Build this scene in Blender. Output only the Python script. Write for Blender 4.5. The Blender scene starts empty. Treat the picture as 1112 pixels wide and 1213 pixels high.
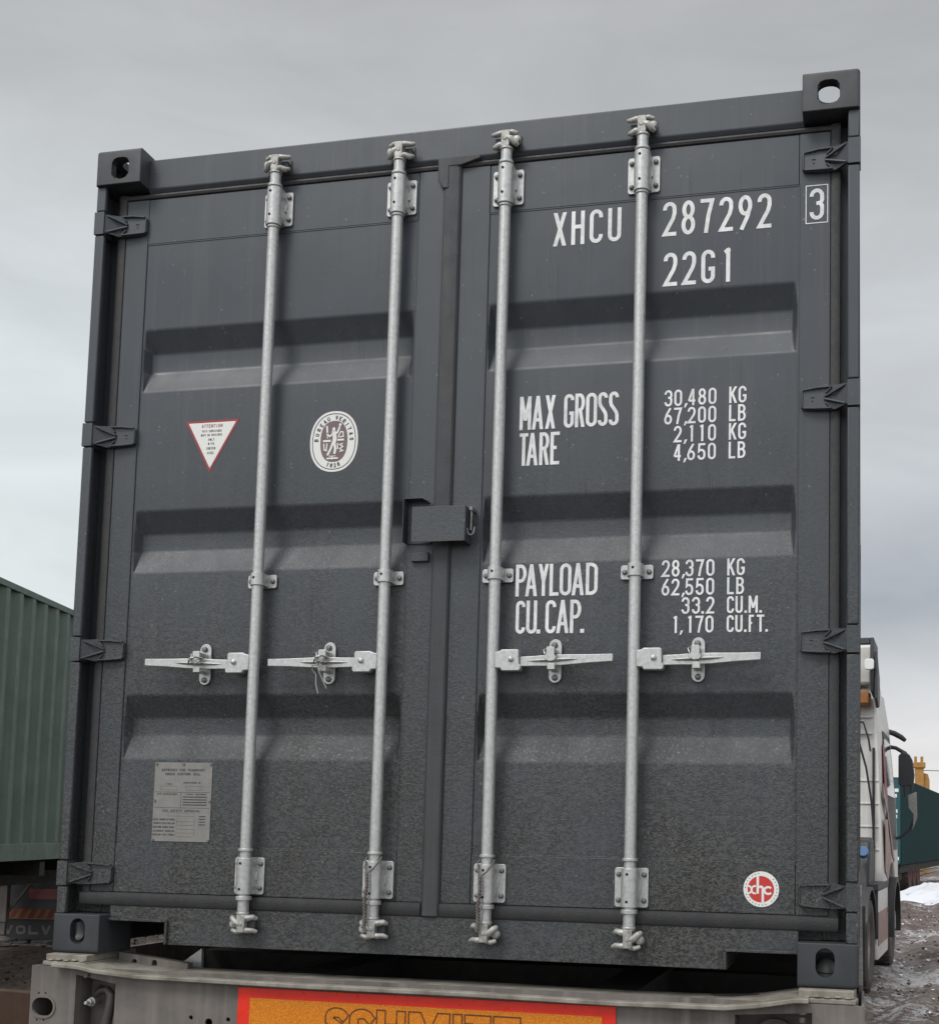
import bpy, bmesh, math, random
from mathutils import Vector, Matrix, Euler
R_=math.radians
sc=bpy.context.scene
COL=sc.collection
random.seed(7)
Z0=1.22            # height of the container's bottom above the ground

# ---------------------------------------------------------------- camera
# pose solved from the container's end frame (2.438 x 2.591 m)
Rm=[[0.9759407222730532,0.02101221814935489,-0.2170211816795672],
    [0.001510494860746614,-0.9959732214052281,-0.08963849981435722],
    [-0.21803078914324797,0.08715405287269656,-0.972042563910365]]
CX,CY,F=692.0,858.0,1467.99
cam=bpy.data.cameras.new('camera'); camo=bpy.data.objects.new('camera',cam); COL.objects.link(camo)
cam.sensor_fit='HORIZONTAL'; cam.sensor_width=36; cam.lens=F/1112*36
cam.shift_x=(556-CX)/1112; cam.shift_y=(CY-606.5)/1112
cam.clip_start=.05; cam.clip_end=2000
def c2b(v): return Vector((v[0],-v[2],v[1]))     # (right, up, towards viewer) -> blender axes
rx=c2b(Rm[0]); rd=c2b(Rm[1]); rf=c2b(Rm[2])
m=Matrix((rx,-rd,-rf)).transposed().to_4x4()
m.translation=Vector((2.44341752,-3.42850713,0.40247541+Z0))
camo.matrix_world=m
sc.camera=camo
sc.view_settings.view_transform='Standard'; sc.view_settings.look='None'
sc.view_settings.exposure=0.0; sc.view_settings.gamma=1

# ---------------------------------------------------------------- sky + soft sun (overcast)
SUN_EL,SUN_AZ=R_(50),R_(208)      # azimuth measured from +y clockwise: behind and left of the camera
w=bpy.data.worlds.new('World'); sc.world=w; w.use_nodes=True
nt=w.node_tree; nt.nodes.clear()
def N(nt,t,**k):
    n=nt.nodes.new(t)
    for a,b in k.items(): setattr(n,a,b)
    return n
L=nt.links.new
out=N(nt,'ShaderNodeOutputWorld'); bg=N(nt,'ShaderNodeBackground'); bg.inputs[1].default_value=.1
L(bg.outputs[0],out.inputs[0])
sky=N(nt,'ShaderNodeTexSky',sky_type='NISHITA'); sky.sun_disc=False
sky.sun_elevation=SUN_EL; sky.sun_rotation=SUN_AZ; sky.air_density=1; sky.dust_density=3
tc=N(nt,'ShaderNodeTexCoord'); sep=N(nt,'ShaderNodeSeparateXYZ'); L(tc.outputs['Generated'],sep.inputs[0])
# cloud warp
mp=N(nt,'ShaderNodeMapping'); mp.inputs['Scale'].default_value=(1,1,3.2); L(tc.outputs['Generated'],mp.inputs[0])
n1=N(nt,'ShaderNodeTexNoise'); n1.inputs['Scale'].default_value=2.1; n1.inputs['Detail'].default_value=5; n1.inputs['Roughness'].default_value=.5; L(mp.outputs[0],n1.inputs[0])
n2=N(nt,'ShaderNodeTexNoise'); n2.inputs['Scale'].default_value=5.5; n2.inputs['Detail'].default_value=6; n2.inputs['Roughness'].default_value=.55; n2.inputs['Distortion'].default_value=.4; L(mp.outputs[0],n2.inputs[0])
def mth(nt,op,a,b=None,clamp=False):
    n=N(nt,'ShaderNodeMath',operation=op,use_clamp=clamp)
    for i,x in enumerate((a,b)):
        if x is None: continue
        if isinstance(x,(int,float)): n.inputs[i].default_value=x
        else: nt.links.new(x,n.inputs[i])
    return n.outputs[0]
el=mth(nt,'ADD',sep.outputs[2],mth(nt,'MULTIPLY',mth(nt,'SUBTRACT',n1.outputs[0],.5),.10))
rp=N(nt,'ShaderNodeValToRGB'); L(el,rp.inputs[0])
e=rp.color_ramp.elements
pts=[(0.0,(.80,.79,.77)),(.075,(.76,.76,.77)),(.125,(.60,.62,.64)),(.185,(.40,.43,.47)),(.235,(.47,.50,.535)),(.28,(.56,.59,.62)),(.34,(.56,.585,.61)),(.42,(.54,.565,.585)),(.52,(.45,.465,.48)),(.62,(.42,.43,.45)),(.78,(1.0,1.0,1.0)),(1.0,(1.45,1.45,1.45))]
e[0].position=pts[0][0]; e[0].color=(*pts[0][1],1); e[1].position=1; e[1].color=(*pts[-1][1],1)
for p,c in pts[1:-1]:
    x=e.new(p); x.color=(*c,1)
# second ramp: without the dark band (left part of the sky)
rp2=N(nt,'ShaderNodeValToRGB'); L(el,rp2.inputs[0])
e=rp2.color_ramp.elements
pts=[(0.0,(.72,.73,.73)),(.15,(.74,.785,.80)),(.30,(.68,.73,.75)),(.42,(.59,.625,.64)),(.50,(.48,.495,.51)),(.62,(.42,.43,.45)),(.78,(1.0,1.0,1.0)),(1.0,(1.45,1.45,1.45))]
e[0].position=0; e[0].color=(*pts[0][1],1); e[1].position=1; e[1].color=(*pts[-1][1],1)
for p,c in pts[1:-1]:
    x=e.new(p); x.color=(*c,1)
azm=N(nt,'ShaderNodeMapRange'); azm.inputs[1].default_value=-.32; azm.inputs[2].default_value=-.02
L(sep.outputs[0],azm.inputs[0])
mx=N(nt,'ShaderNodeMix',data_type='RGBA'); L(azm.outputs[0],mx.inputs[0]); L(rp2.outputs[0],mx.inputs[6]); L(rp.outputs[0],mx.inputs[7])
fine=mth(nt,'ADD',mth(nt,'MULTIPLY',mth(nt,'SUBTRACT',n2.outputs[0],.5),.38),1.0)
# brighter cloud behind the camera, where the veiled sun is
back=mth(nt,'ADD',1.0,mth(nt,'MULTIPLY',mth(nt,'MAXIMUM',mth(nt,'MULTIPLY',sep.outputs[1],-1.0),0.0),1.0))
sc1=N(nt,'ShaderNodeVectorMath',operation='SCALE'); L(mx.outputs[2],sc1.inputs[0]); L(mth(nt,'MULTIPLY',mth(nt,'MULTIPLY',fine,back),10.7),sc1.inputs['Scale'])
mx2=N(nt,'ShaderNodeMix',data_type='RGBA'); mx2.inputs[0].default_value=.96
L(sky.outputs[0],mx2.inputs[6]); L(sc1.outputs[0],mx2.inputs[7]); L(mx2.outputs[2],bg.inputs[0])
sl=bpy.data.lights.new('sun','SUN'); sl.energy=1.4; sl.angle=R_(22); sl.color=(1,.97,.93)
so=bpy.data.objects.new('sun',sl); COL.objects.link(so)
sd=Vector((math.sin(SUN_AZ)*math.cos(SUN_EL),math.cos(SUN_AZ)*math.cos(SUN_EL),math.sin(SUN_EL)))
so.rotation_euler=sd.to_track_quat('Z','Y').to_euler(); so.location=sd*20

# ---------------------------------------------------------------- materials
def mat(name,base,rough=.6,metal=0,spec=.5):
    m=bpy.data.materials.new(name); m.use_nodes=True
    b=m.node_tree.nodes['Principled BSDF']
    b.inputs['Base Color'].default_value=(*base,1); b.inputs['Roughness'].default_value=rough
    b.inputs['Metallic'].default_value=metal; b.inputs['Specular IOR Level'].default_value=spec
    return m
def noise(nt,coord,scale,detail=4,rough=.55,stretch=None,dist=0):
    if stretch:
        mp=N(nt,'ShaderNodeMapping'); mp.inputs['Scale'].default_value=stretch; nt.links.new(coord,mp.inputs[0]); coord=mp.outputs[0]
    n=N(nt,'ShaderNodeTexNoise'); n.inputs['Scale'].default_value=scale; n.inputs['Detail'].default_value=detail
    n.inputs['Roughness'].default_value=rough; n.inputs['Distortion'].default_value=dist
    nt.links.new(coord,n.inputs[0]); return n.outputs[0]
def rng(nt,x,a,b,c=0.,d=1.):
    n=N(nt,'ShaderNodeMapRange')
    nt.links.new(x,n.inputs[0])
    for i,v in enumerate((a,b,c,d)): n.inputs[i+1].default_value=v
    return n.outputs[0]
def mixc(nt,f,a,b):
    n=N(nt,'ShaderNodeMix',data_type='RGBA')
    for i,x in ((0,f),(6,a),(7,b)):
        if isinstance(x,(int,float)): n.inputs[i].default_value=x
        elif isinstance(x,tuple): n.inputs[i].default_value=(*x,1)
        else: nt.links.new(x,n.inputs[i])
    return n.outputs[2]
def bump(nt,h,strength=.3,dist=.001):
    n=N(nt,'ShaderNodeBump'); n.inputs['Strength'].default_value=strength; n.inputs['Distance'].default_value=dist
    if not isinstance(strength,float): pass
    nt.links.new(h,n.inputs['Height']); return n
def worn(name,base,alt=None,rough=.55,metal=0,scale=6,amt=.5,bumps=.15,streak=True,speck=0.,spec=.5,bdist=.0006):
    """paint or metal with blotches, run streaks and fine grain"""
    m=mat(name,base,rough,metal,spec); nt=m.node_tree; b=nt.nodes['Principled BSDF']
    co=N(nt,'ShaderNodeTexCoord').outputs['Object']
    alt=alt or tuple(x*.7 for x in base)
    f=rng(nt,noise(nt,co,scale,6,.6),.35,.7,0,amt); c=mixc(nt,f,base,alt)
    if streak:
        s=rng(nt,noise(nt,co,1.0,5,.6,(22,22,.9)),.5,.75,0,amt*.8); c=mixc(nt,s,c,tuple(min(1,x*1.25+.01) for x in base))
    if speck:
        v=noise(nt,co,210,2,.5); c=mixc(nt,rng(nt,v,.72,.78,0,speck),c,(.4,.4,.38))
    nt.links.new(c,b.inputs['Base Color'])
    nt.links.new(rng(nt,noise(nt,co,scale*3,5,.6),.3,.7,rough-.12,rough+.12),b.inputs['Roughness'])
    if bumps:
        h=noise(nt,co,260,4,.6); bp=bump(nt,h,bumps,bdist); nt.links.new(bp.outputs[0],b.inputs['Normal'])
    return m
def container_paint():
    m=mat('grey_container_paint',(.1,.11,.12),.5); nt=m.node_tree; b=nt.nodes['Principled BSDF']
    co=N(nt,'ShaderNodeTexCoord').outputs['Object']
    sp=N(nt,'ShaderNodeSeparateXYZ'); nt.links.new(co,sp.inputs[0])
    z=sp.outputs[2]
    c=mixc(nt,rng(nt,noise(nt,co,2.2,5,.6),.35,.7),(.044,.053,.064),(.054,.064,.075))
    # dry rain streaks on the upper half
    st=noise(nt,co,1.0,6,.65,(34,34,.7)); c=mixc(nt,rng(nt,st,.52,.74,0,.35),c,(.092,.099,.106))
    st2=noise(nt,co,1.0,4,.6,(60,60,1.6)); c=mixc(nt,rng(nt,st2,.58,.72,0,.35),c,(.036,.041,.047))
    # road film, heavier towards the bottom with a ragged upper limit
    rag=mth(nt,'ADD',z,mth(nt,'MULTIPLY',mth(nt,'SUBTRACT',noise(nt,co,3.5,6,.65,(1,1,.5)),.5),1.1))
    film=rng(nt,rag,1.85,.15,0,1)
    grain=noise(nt,co,100,4,.65); 
    g2=noise(nt,co,210,3,.6)
    crisp=rng(nt,mth(nt,'ADD',mth(nt,'MULTIPLY',grain,.55),mth(nt,'MULTIPLY',g2,.45)),.43,.57)
    fc=mixc(nt,crisp,(.011,.012,.012),(.076,.075,.067))
    fpat=mth(nt,'MULTIPLY',film,rng(nt,noise(nt,co,4.5,6,.65,(1,1,.6)),.36,.62,.42,.95))
    c=mixc(nt,fpat,c,fc)
    # dark drips and scrapes in patches, brown run-off here and there
    patch=rng(nt,noise(nt,co,2.7,3,.5),.5,.62)
    drip=rng(nt,noise(nt,co,1.0,4,.7,(75,75,3.2)),.60,.68)
    c=mixc(nt,mth(nt,'MULTIPLY',mth(nt,'MULTIPLY',drip,patch),.6),c,(.018,.020,.023))
    scr=rng(nt,noise(nt,co,1.0,5,.75,(9,9,120),.6),.665,.70)
    c=mixc(nt,mth(nt,'MULTIPLY',mth(nt,'MULTIPLY',scr,patch),.22),c,(.20,.20,.20))
    rst=rng(nt,noise(nt,co,1.0,6,.7,(16,16,1.1),.3),.58,.72)
    c=mixc(nt,mth(nt,'MULTIPLY',mth(nt,'MULTIPLY',rst,rng(nt,noise(nt,co,1.4,3,.5),.45,.6)),.45),c,(.075,.058,.045))
    # sparse pale salt specks
    v=N(nt,'ShaderNodeTexVoronoi'); v.inputs['Scale'].default_value=42; nt.links.new(co,v.inputs[0])
    rad=rng(nt,noise(nt,co,19,2,.5),.44,.70,0,.17)
    spk=mth(nt,'LESS_THAN',v.outputs['Distance'],rad)
    c=mixc(nt,mth(nt,'MULTIPLY',spk,.22),c,(.34,.35,.34))
    nt.links.new(c,b.inputs['Base Color'])
    nt.links.new(mth(nt,'ADD',rng(nt,noise(nt,co,8,5,.6),.3,.7,.36,.5),mth(nt,'MULTIPLY',film,.05)),b.inputs['Roughness'])
    # granular film relief low down, orange peel above
    hb=N(nt,'ShaderNodeBump'); hb.inputs['Distance'].default_value=.0018
    nt.links.new(mth(nt,'ADD',mth(nt,'MULTIPLY',fpat,.75),.04),hb.inputs['Strength'])
    nt.links.new(crisp,hb.inputs['Height'])
    # faint oil-canning of the sheet
    hb2=N(nt,'ShaderNodeBump'); hb2.inputs['Distance'].default_value=.02; hb2.inputs['Strength'].default_value=.26
    nt.links.new(noise(nt,co,3.0,2,.4),hb2.inputs['Height']); nt.links.new(hb.outputs[0],hb2.inputs['Normal'])
    nt.links.new(hb2.outputs[0],b.inputs['Normal'])
    return m
M={}
M['paint']=container_paint()
M['cast']=worn('corner_steel_paint',(.030,.036,.042),(.050,.053,.055),.5,0,7,.8,.5,True,.2)
M['gasket']=worn('door_gasket_rubber',(.028,.031,.034),(.044,.040,.037),.6,0,22,.9,1.0,True,.35,.5,.0014)
M['seam']=worn('centre_seal_rubber',(.044,.051,.058),(.042,.040,.038),.6,0,4,.9,.9,True,.3,.5,.0014)
M['zinc']=worn('galvanised_steel',(.54,.55,.54),(.36,.37,.36),.40,.55,90,.8,.45,False)
M['zincd']=worn('dull_galvanised_steel',(.30,.30,.29),(.18,.18,.17),.55,.4,40,.8,.4,False)
M['camz']=worn('worn_cam_zinc',(.46,.46,.44),(.20,.19,.17),.5,.4,45,.9,.6,False)
M['bolt']=worn('bolt_steel',(.20,.20,.20),(.12,.12,.12),.45,.6,60,.6,.2,False)
M['dark']=mat('hole_shade_black',(.008,.008,.009),.9)  # black for solid discs that stand in for the shade inside holes
M['white']=worn('white_lettering_vinyl',(.76,.78,.78),(.50,.52,.51),.5,0,55,.75,0,True)
M['black_print']=mat('black_print',(.03,.03,.032),.6)
M['label_white']=mat('label_white',(.74,.75,.72),.45)
M['label_red']=mat('label_red',(.52,.035,.03),.45)
M['label_dred']=mat('label_dark_red',(.30,.03,.035),.45)
M['emblem_brown']=mat('emblem_brown',(.16,.11,.11),.5)
M['plate']=worn('approval_plate_metal',(.24,.235,.22),(.17,.165,.155),.5,.2,30,.6,0,False)
M['rope']=worn('brown_cord',(.155,.14,.13),(.085,.075,.068),.9,0,90,.8,.4,False)
M['wire']=mat('seal_wire',(.35,.35,.34),.4,.8)
M['trailer']=worn('dirty_beige_trailer_paint',(.170,.152,.138),(.072,.064,.058),.65,0,5,.95,.5,True,.2)
M['trailer_top']=worn('weathered_trailer_edge',(.30,.28,.24),(.13,.115,.09),.7,0,14,1,.6,False,.2)
M['hook']=worn('dark_forged_steel',(.05,.048,.045),(.09,.08,.07),.6,.3,20,.7,.3,False)
M['under']=worn('grimy_shaded_chassis',(.018,.018,.018),(.030,.027,.024),.8,0,8,.7,.3,False)  # grime, with a near-black base that also paints in the shade under the containers
M['red_refl']=worn('red_reflective_foil',(.80,.028,.010),(.58,.02,.01),.35,0,12,.6,.1,False)
def amber():
    m=mat('amber_reflective_foil',(.62,.25,.02),.35); nt=m.node_tree; b=nt.nodes['Principled BSDF']
    co=N(nt,'ShaderNodeTexCoord').outputs['Object']
    v=N(nt,'ShaderNodeTexVoronoi'); v.inputs['Scale'].default_value=210; nt.links.new(co,v.inputs[0])
    c=mixc(nt,rng(nt,v.outputs['Distance'],.1,.6),(.80,.29,.008),(.56,.165,.004))
    nt.links.new(c,b.inputs['Base Color']); bp=bump(nt,v.outputs['Distance'],.4,.001); nt.links.new(bp.outputs[0],b.inputs['Normal'])
    return m
M['amber']=amber()
M['foil_line']=mat('brown_foil_print',(.10,.03,.006),.5)
M['green']=worn('sage_green_container_paint',(.108,.155,.126),(.056,.086,.068),.55,0,3,.6,.15,True)
M['teal']=worn('dark_teal_box_paint',(.014,.046,.051),(.011,.034,.039),.85,0,2,.5,.1,True,0,.12)
M['teal_lit']=mat('lit_teal_paint',(.012,.070,.078),.5)  # lit copy of the box teal: brighter light on the end wall put into the colour
M['chev_red']=mat('shaded_red_foil',(.11,.014,.008),.6)  # red darkened to carry the shade beneath the green container
M['chev_amber']=mat('shaded_amber_foil',(.17,.062,.010),.6)  # amber darkened the same way, shade put into the colour
M['cab']=worn('off_white_cab_paint',(.66,.65,.62),(.50,.48,.45),.35,0,3,.6,0,True)
M['cabpink']=worn('brown_pink_stripe',(.30,.19,.17),(.24,.15,.13),.4,0,3,.5,0,False)
M['cabred']=worn('dark_red_stripe',(.22,.02,.03),(.16,.02,.02),.4,0,3,.5,0,False)
M['blackp']=worn('black_plastic',(.018,.019,.022),(.03,.03,.032),.5,0,20,.6,.1,False)
M['fairing']=worn('grey_fairing_plastic',(.05,.055,.062),(.035,.04,.045),.5,0,10,.6,.1,False)
M['glass']=mat('mirror_glass',(.35,.38,.40),.08,.9)
M['tyre']=worn('muddy_tyre',(.045,.042,.04),(.10,.085,.075),.85,0,9,.9,.5,False)
M['rim']=worn('dirty_wheel_rim',(.28,.26,.24),(.14,.11,.09),.5,.3,14,.8,.2,False)
M['blue']=mat('blue_cap',(.06,.15,.30),.5)
M['orange']=worn('orange_brown_cover',(.30,.12,.03),(.2,.08,.02),.6,0,10,.5,0,False)
M['brown']=worn('brown_plywood',(.045,.019,.008),(.028,.012,.005),.7,0,6,.7,.2,True)
M['lampred']=mat('dark_red_plastic',(.17,.010,.012),.4)
M['yellowbrick']=worn('ochre_brick',(.40,.22,.06),(.28,.13,.035),.8,0,2,.8,0,False)
M['dimwhite']=mat('shaded_white_print',(.16,.155,.145),.7)  # white letters darkened in colour to sit in the shade below the container
M['bark']=worn('bare_bark',(.05,.04,.035),(.03,.025,.02),.9,0,10,.5,0,False)
def snowmat():
    m=mat('snow',(.62,.64,.68),.6); nt=m.node_tree; b=nt.nodes['Principled BSDF']
    co=N(nt,'ShaderNodeTexCoord').outputs['Object']
    c=mixc(nt,rng(nt,noise(nt,co,1.5,6,.65),.5,.75,0,.6),(.62,.64,.69),(.34,.31,.29)); nt.links.new(c,b.inputs['Base Color'])
    bp=bump(nt,noise(nt,co,6,6,.6),.5,.05); nt.links.new(bp.outputs[0],b.inputs['Normal']); return m
M['snow']=snowmat()
def mud():
    m=mat('slushy_mud',(.12,.09,.08),.6); nt=m.node_tree; b=nt.nodes['Principled BSDF']
    co=N(nt,'ShaderNodeTexCoord').outputs['Object']
    sp=N(nt,'ShaderNodeSeparateXYZ'); nt.links.new(co,sp.inputs[0])
    big=noise(nt,co,.55,6,.62,(1,.45,1),.6); mid=noise(nt,co,3.4,8,.72,(1,.55,1),.5); fin=noise(nt,co,22,6,.7)
    c=mixc(nt,rng(nt,fin,.35,.65),(.040,.026,.019),(.185,.125,.095))
    c=mixc(nt,rng(nt,mid,.45,.60,0,.75),c,(.060,.043,.034))
    # slush on the right-hand yard, little of it under the vehicles on the left
    side=rng(nt,sp.outputs[0],-3,2.2,-.12,.022)
    s=mth(nt,'ADD',mth(nt,'ADD',mth(nt,'MULTIPLY',big,.45),mth(nt,'MULTIPLY',mid,.42)),mth(nt,'ADD',mth(nt,'MULTIPLY',fin,.2),side))
    slush=rng(nt,s,.575,.625); c=mixc(nt,mth(nt,'MULTIPLY',slush,.85),c,mixc(nt,fin,(.30,.285,.28),(.66,.66,.68)))
    wet=rng(nt,mid,.58,.48,0,1)
    nt.links.new(c,b.inputs['Base Color'])
    nt.links.new(rng(nt,wet,0,1,.85,.38),b.inputs['Roughness'])
    bp=bump(nt,mth(nt,'ADD',mth(nt,'MULTIPLY',noise(nt,co,70,4,.7),.35),mth(nt,'ADD',fin,mth(nt,'MULTIPLY',mid,1.2))),.8,.05); nt.links.new(bp.outputs[0],b.inputs['Normal']); return m
M['mud']=mud()

# ---------------------------------------------------------------- mesh builder
class MB:
    def __init__(s): s.v=[];s.f=[];s.m=[];s.mats=[];s.cur=0
    def use(s,k):
        if k not in s.mats: s.mats.append(k)
        s.cur=s.mats.index(k); return s
    def add(s,vs,fs):
        if not s.mats: s.mats.append(None)
        o=len(s.v); s.v+= [tuple(v) for v in vs]; s.f+=[tuple(i+o for i in f) for f in fs]; s.m+=[s.cur]*len(fs); return s
    def box(s,x0,x1,y0,y1,z0,z1):
        vs=[(x,y,z) for x in (x0,x1) for y in (y0,y1) for z in (z0,z1)]
        return s.add(vs,[(0,1,3,2),(4,6,7,5),(0,4,5,1),(2,3,7,6),(0,2,6,4),(1,5,7,3)])
    def obox(s,mx,hx,hy,hz):
        vs=[mx@Vector((x,y,z)) for x in (-hx,hx) for y in (-hy,hy) for z in (-hz,hz)]
        return s.add(vs,[(0,1,3,2),(4,6,7,5),(0,4,5,1),(2,3,7,6),(0,2,6,4),(1,5,7,3)])
    def prism(s,poly,axis,a,b):
        """poly of 2-D points; axis 'y': points are (x,z); 'z': (x,y); 'x': (y,z)"""
        def P(p,t): return {'y':(p[0],t,p[1]),'z':(p[0],p[1],t),'x':(t,p[0],p[1])}[axis]
        n=len(poly); vs=[P(p,a) for p in poly]+[P(p,b) for p in poly]
        fs=[tuple(range(n)),tuple(range(2*n-1,n-1,-1))]+[(i,(i+1)%n,n+(i+1)%n,n+i) for i in range(n)]
        return s.add(vs,fs)
    def cyl(s,p,q,r,seg=16,r2=None,cap=True):
        p=Vector(p);q=Vector(q);r2=r if r2 is None else r2
        d=(q-p).normalized(); u=d.orthogonal().normalized(); w=d.cross(u)
        vs=[p+(u*math.cos(t)+w*math.sin(t))*r for t in [i*2*math.pi/seg for i in range(seg)]]
        vs+=[q+(u*math.cos(t)+w*math.sin(t))*r2 for t in [i*2*math.pi/seg for i in range(seg)]]
        fs=[(i,(i+1)%seg,seg+(i+1)%seg,seg+i) for i in range(seg)]
        if cap: fs+=[tuple(range(seg-1,-1,-1)),tuple(range(seg,2*seg))]
        return s.add(vs,fs)
    def lathe(s,prof,c,axis='z',seg=24):
        """prof: (radius, height) list"""
        vs=[];n=len(prof)
        for i in range(seg):
            t=i*2*math.pi/seg
            for r,h in prof:
                a,b=r*math.cos(t),r*math.sin(t)
                vs.append({'z':(c[0]+a,c[1]+b,c[2]+h),'y':(c[0]+a,c[1]+h,c[2]+b),'x':(c[0]+h,c[1]+a,c[2]+b)}[axis])
        fs=[(i*n+j,((i+1)%seg)*n+j,((i+1)%seg)*n+j+1,i*n+j+1) for i in range(seg) for j in range(n-1)]
        return s.add(vs,fs)
    def tube(s,pts,r,seg=8):
        pts=[Vector(p) for p in pts]; n=len(pts); vs=[]; pu=None
        for i,p in enumerate(pts):
            d=(pts[min(i+1,n-1)]-pts[max(i-1,0)]).normalized()
            if pu is None: u=d.orthogonal().normalized()
            else: u=(pu-d*pu.dot(d)).normalized()
            pu=u; w=d.cross(u)
            rr=r[i] if isinstance(r,(list,tuple)) else r
            vs+=[p+(u*math.cos(t)+w*math.sin(t))*rr for t in [k*2*math.pi/seg for k in range(seg)]]
        fs=[(i*seg+k,i*seg+(k+1)%seg,(i+1)*seg+(k+1)%seg,(i+1)*seg+k) for i in range(n-1) for k in range(seg)]
        fs+=[tuple(range(seg-1,-1,-1)),tuple(range((n-1)*seg,n*seg))]
        return s.add(vs,fs)
    def mesh(s,name):
        me=bpy.data.meshes.new(name); me.from_pydata(s.v,[],s.f)
        for k in s.mats:
            if k: me.materials.append(M[k])
        if len(s.mats)>1: me.polygons.foreach_set('material_index',s.m)
        return me
    def build(s,name,m=None,parent=None,bevel=0,smooth=None,loc=None,segs=2,fix=True):
        me=s.mesh(name)
        if m: me.materials.clear(); me.materials.append(M[m])
        if fix:
            bm=bmesh.new(); bm.from_mesh(me); bmesh.ops.recalc_face_normals(bm,faces=bm.faces); bm.to_mesh(me); bm.free()
        o=bpy.data.objects.new(name,me); COL.objects.link(o)
        if parent: o.parent=parent
        if loc: o.location=loc
        if smooth or bevel:
            me.polygons.foreach_set('use_smooth',[True]*len(me.polygons)); me.set_sharp_from_angle(angle=R_(smooth or 32))
        if bevel:
            b=o.modifiers.new('bevel','BEVEL'); b.width=bevel; b.segments=segs; b.limit_method='ANGLE'; b.angle_limit=R_(35); b.harden_normals=False
        return o
def thing(name,label,cat,loc=(0,0,0),rz=0,group=None):
    o=bpy.data.objects.new(name,None); COL.objects.link(o); o.empty_display_size=.2
    o.location=loc; o.rotation_euler=(0,0,rz); o['label']=label; o['category']=cat
    if group: o['group']=group
    return o
def tag(o,label,cat,group=None,kind=None):
    if label: o['label']=label
    if cat: o['category']=cat
    if group: o['group']=group
    if kind: o['kind']=kind
    return o
def stadium(cx,cz,w,h,n=8):
    """rounded slot outline, w wide and h high"""
    r=min(w,h)/2; pts=[]
    if h>=w: cs=[((0,(h/2-r)),0,math.pi),((0,-(h/2-r)),math.pi,2*math.pi)]
    else: cs=[((w/2-r,0),-math.pi/2,math.pi/2),((-(w/2-r),0),math.pi/2,3*math.pi/2)]
    for (a,b),t0,t1 in cs:
        for i in range(n+1):
            t=t0+(t1-t0)*i/n; pts.append((cx+a+r*math.cos(t),cz+b+r*math.sin(t)))
    return pts
def rrect(x0,x1,z0,z1,r,n=4):
    pts=[]
    for (cx,cz,t0) in ((x1-r,z1-r,0),(x0+r,z1-r,90),(x0+r,z0+r,180),(x1-r,z0+r,270)):
        for i in range(n+1):
            t=R_(t0+90*i/n); pts.append((cx+r*math.cos(t),cz+r*math.sin(t)))
    return pts
def booleans(o,cutters):
    """subtract temporary cutters for good and delete them"""
    tmp=[]
    for c in cutters:
        c.parent=o.parent
        b=o.modifiers.new('b','BOOLEAN'); b.operation='DIFFERENCE'; b.solver='EXACT'; b.object=c; tmp.append(c)
    dg=bpy.context.evaluated_depsgraph_get()
    me=bpy.data.meshes.new_from_object(o.evaluated_get(dg)); o.modifiers.clear(); o.data=me
    for c in tmp:
        d=c.data; bpy.data.objects.remove(c); bpy.data.meshes.remove(d)
    me.polygons.foreach_set('use_smooth',[True]*len(me.polygons)); me.set_sharp_from_angle(angle=R_(30))
    return o
def copy_to(o,parent,loc=None,name=None,deep=True):
    c=o.copy(); COL.objects.link(c); c.parent=parent
    if loc is not None: c.location=loc
    for ch in list(o.children): copy_to(ch,c)
    return c
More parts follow.
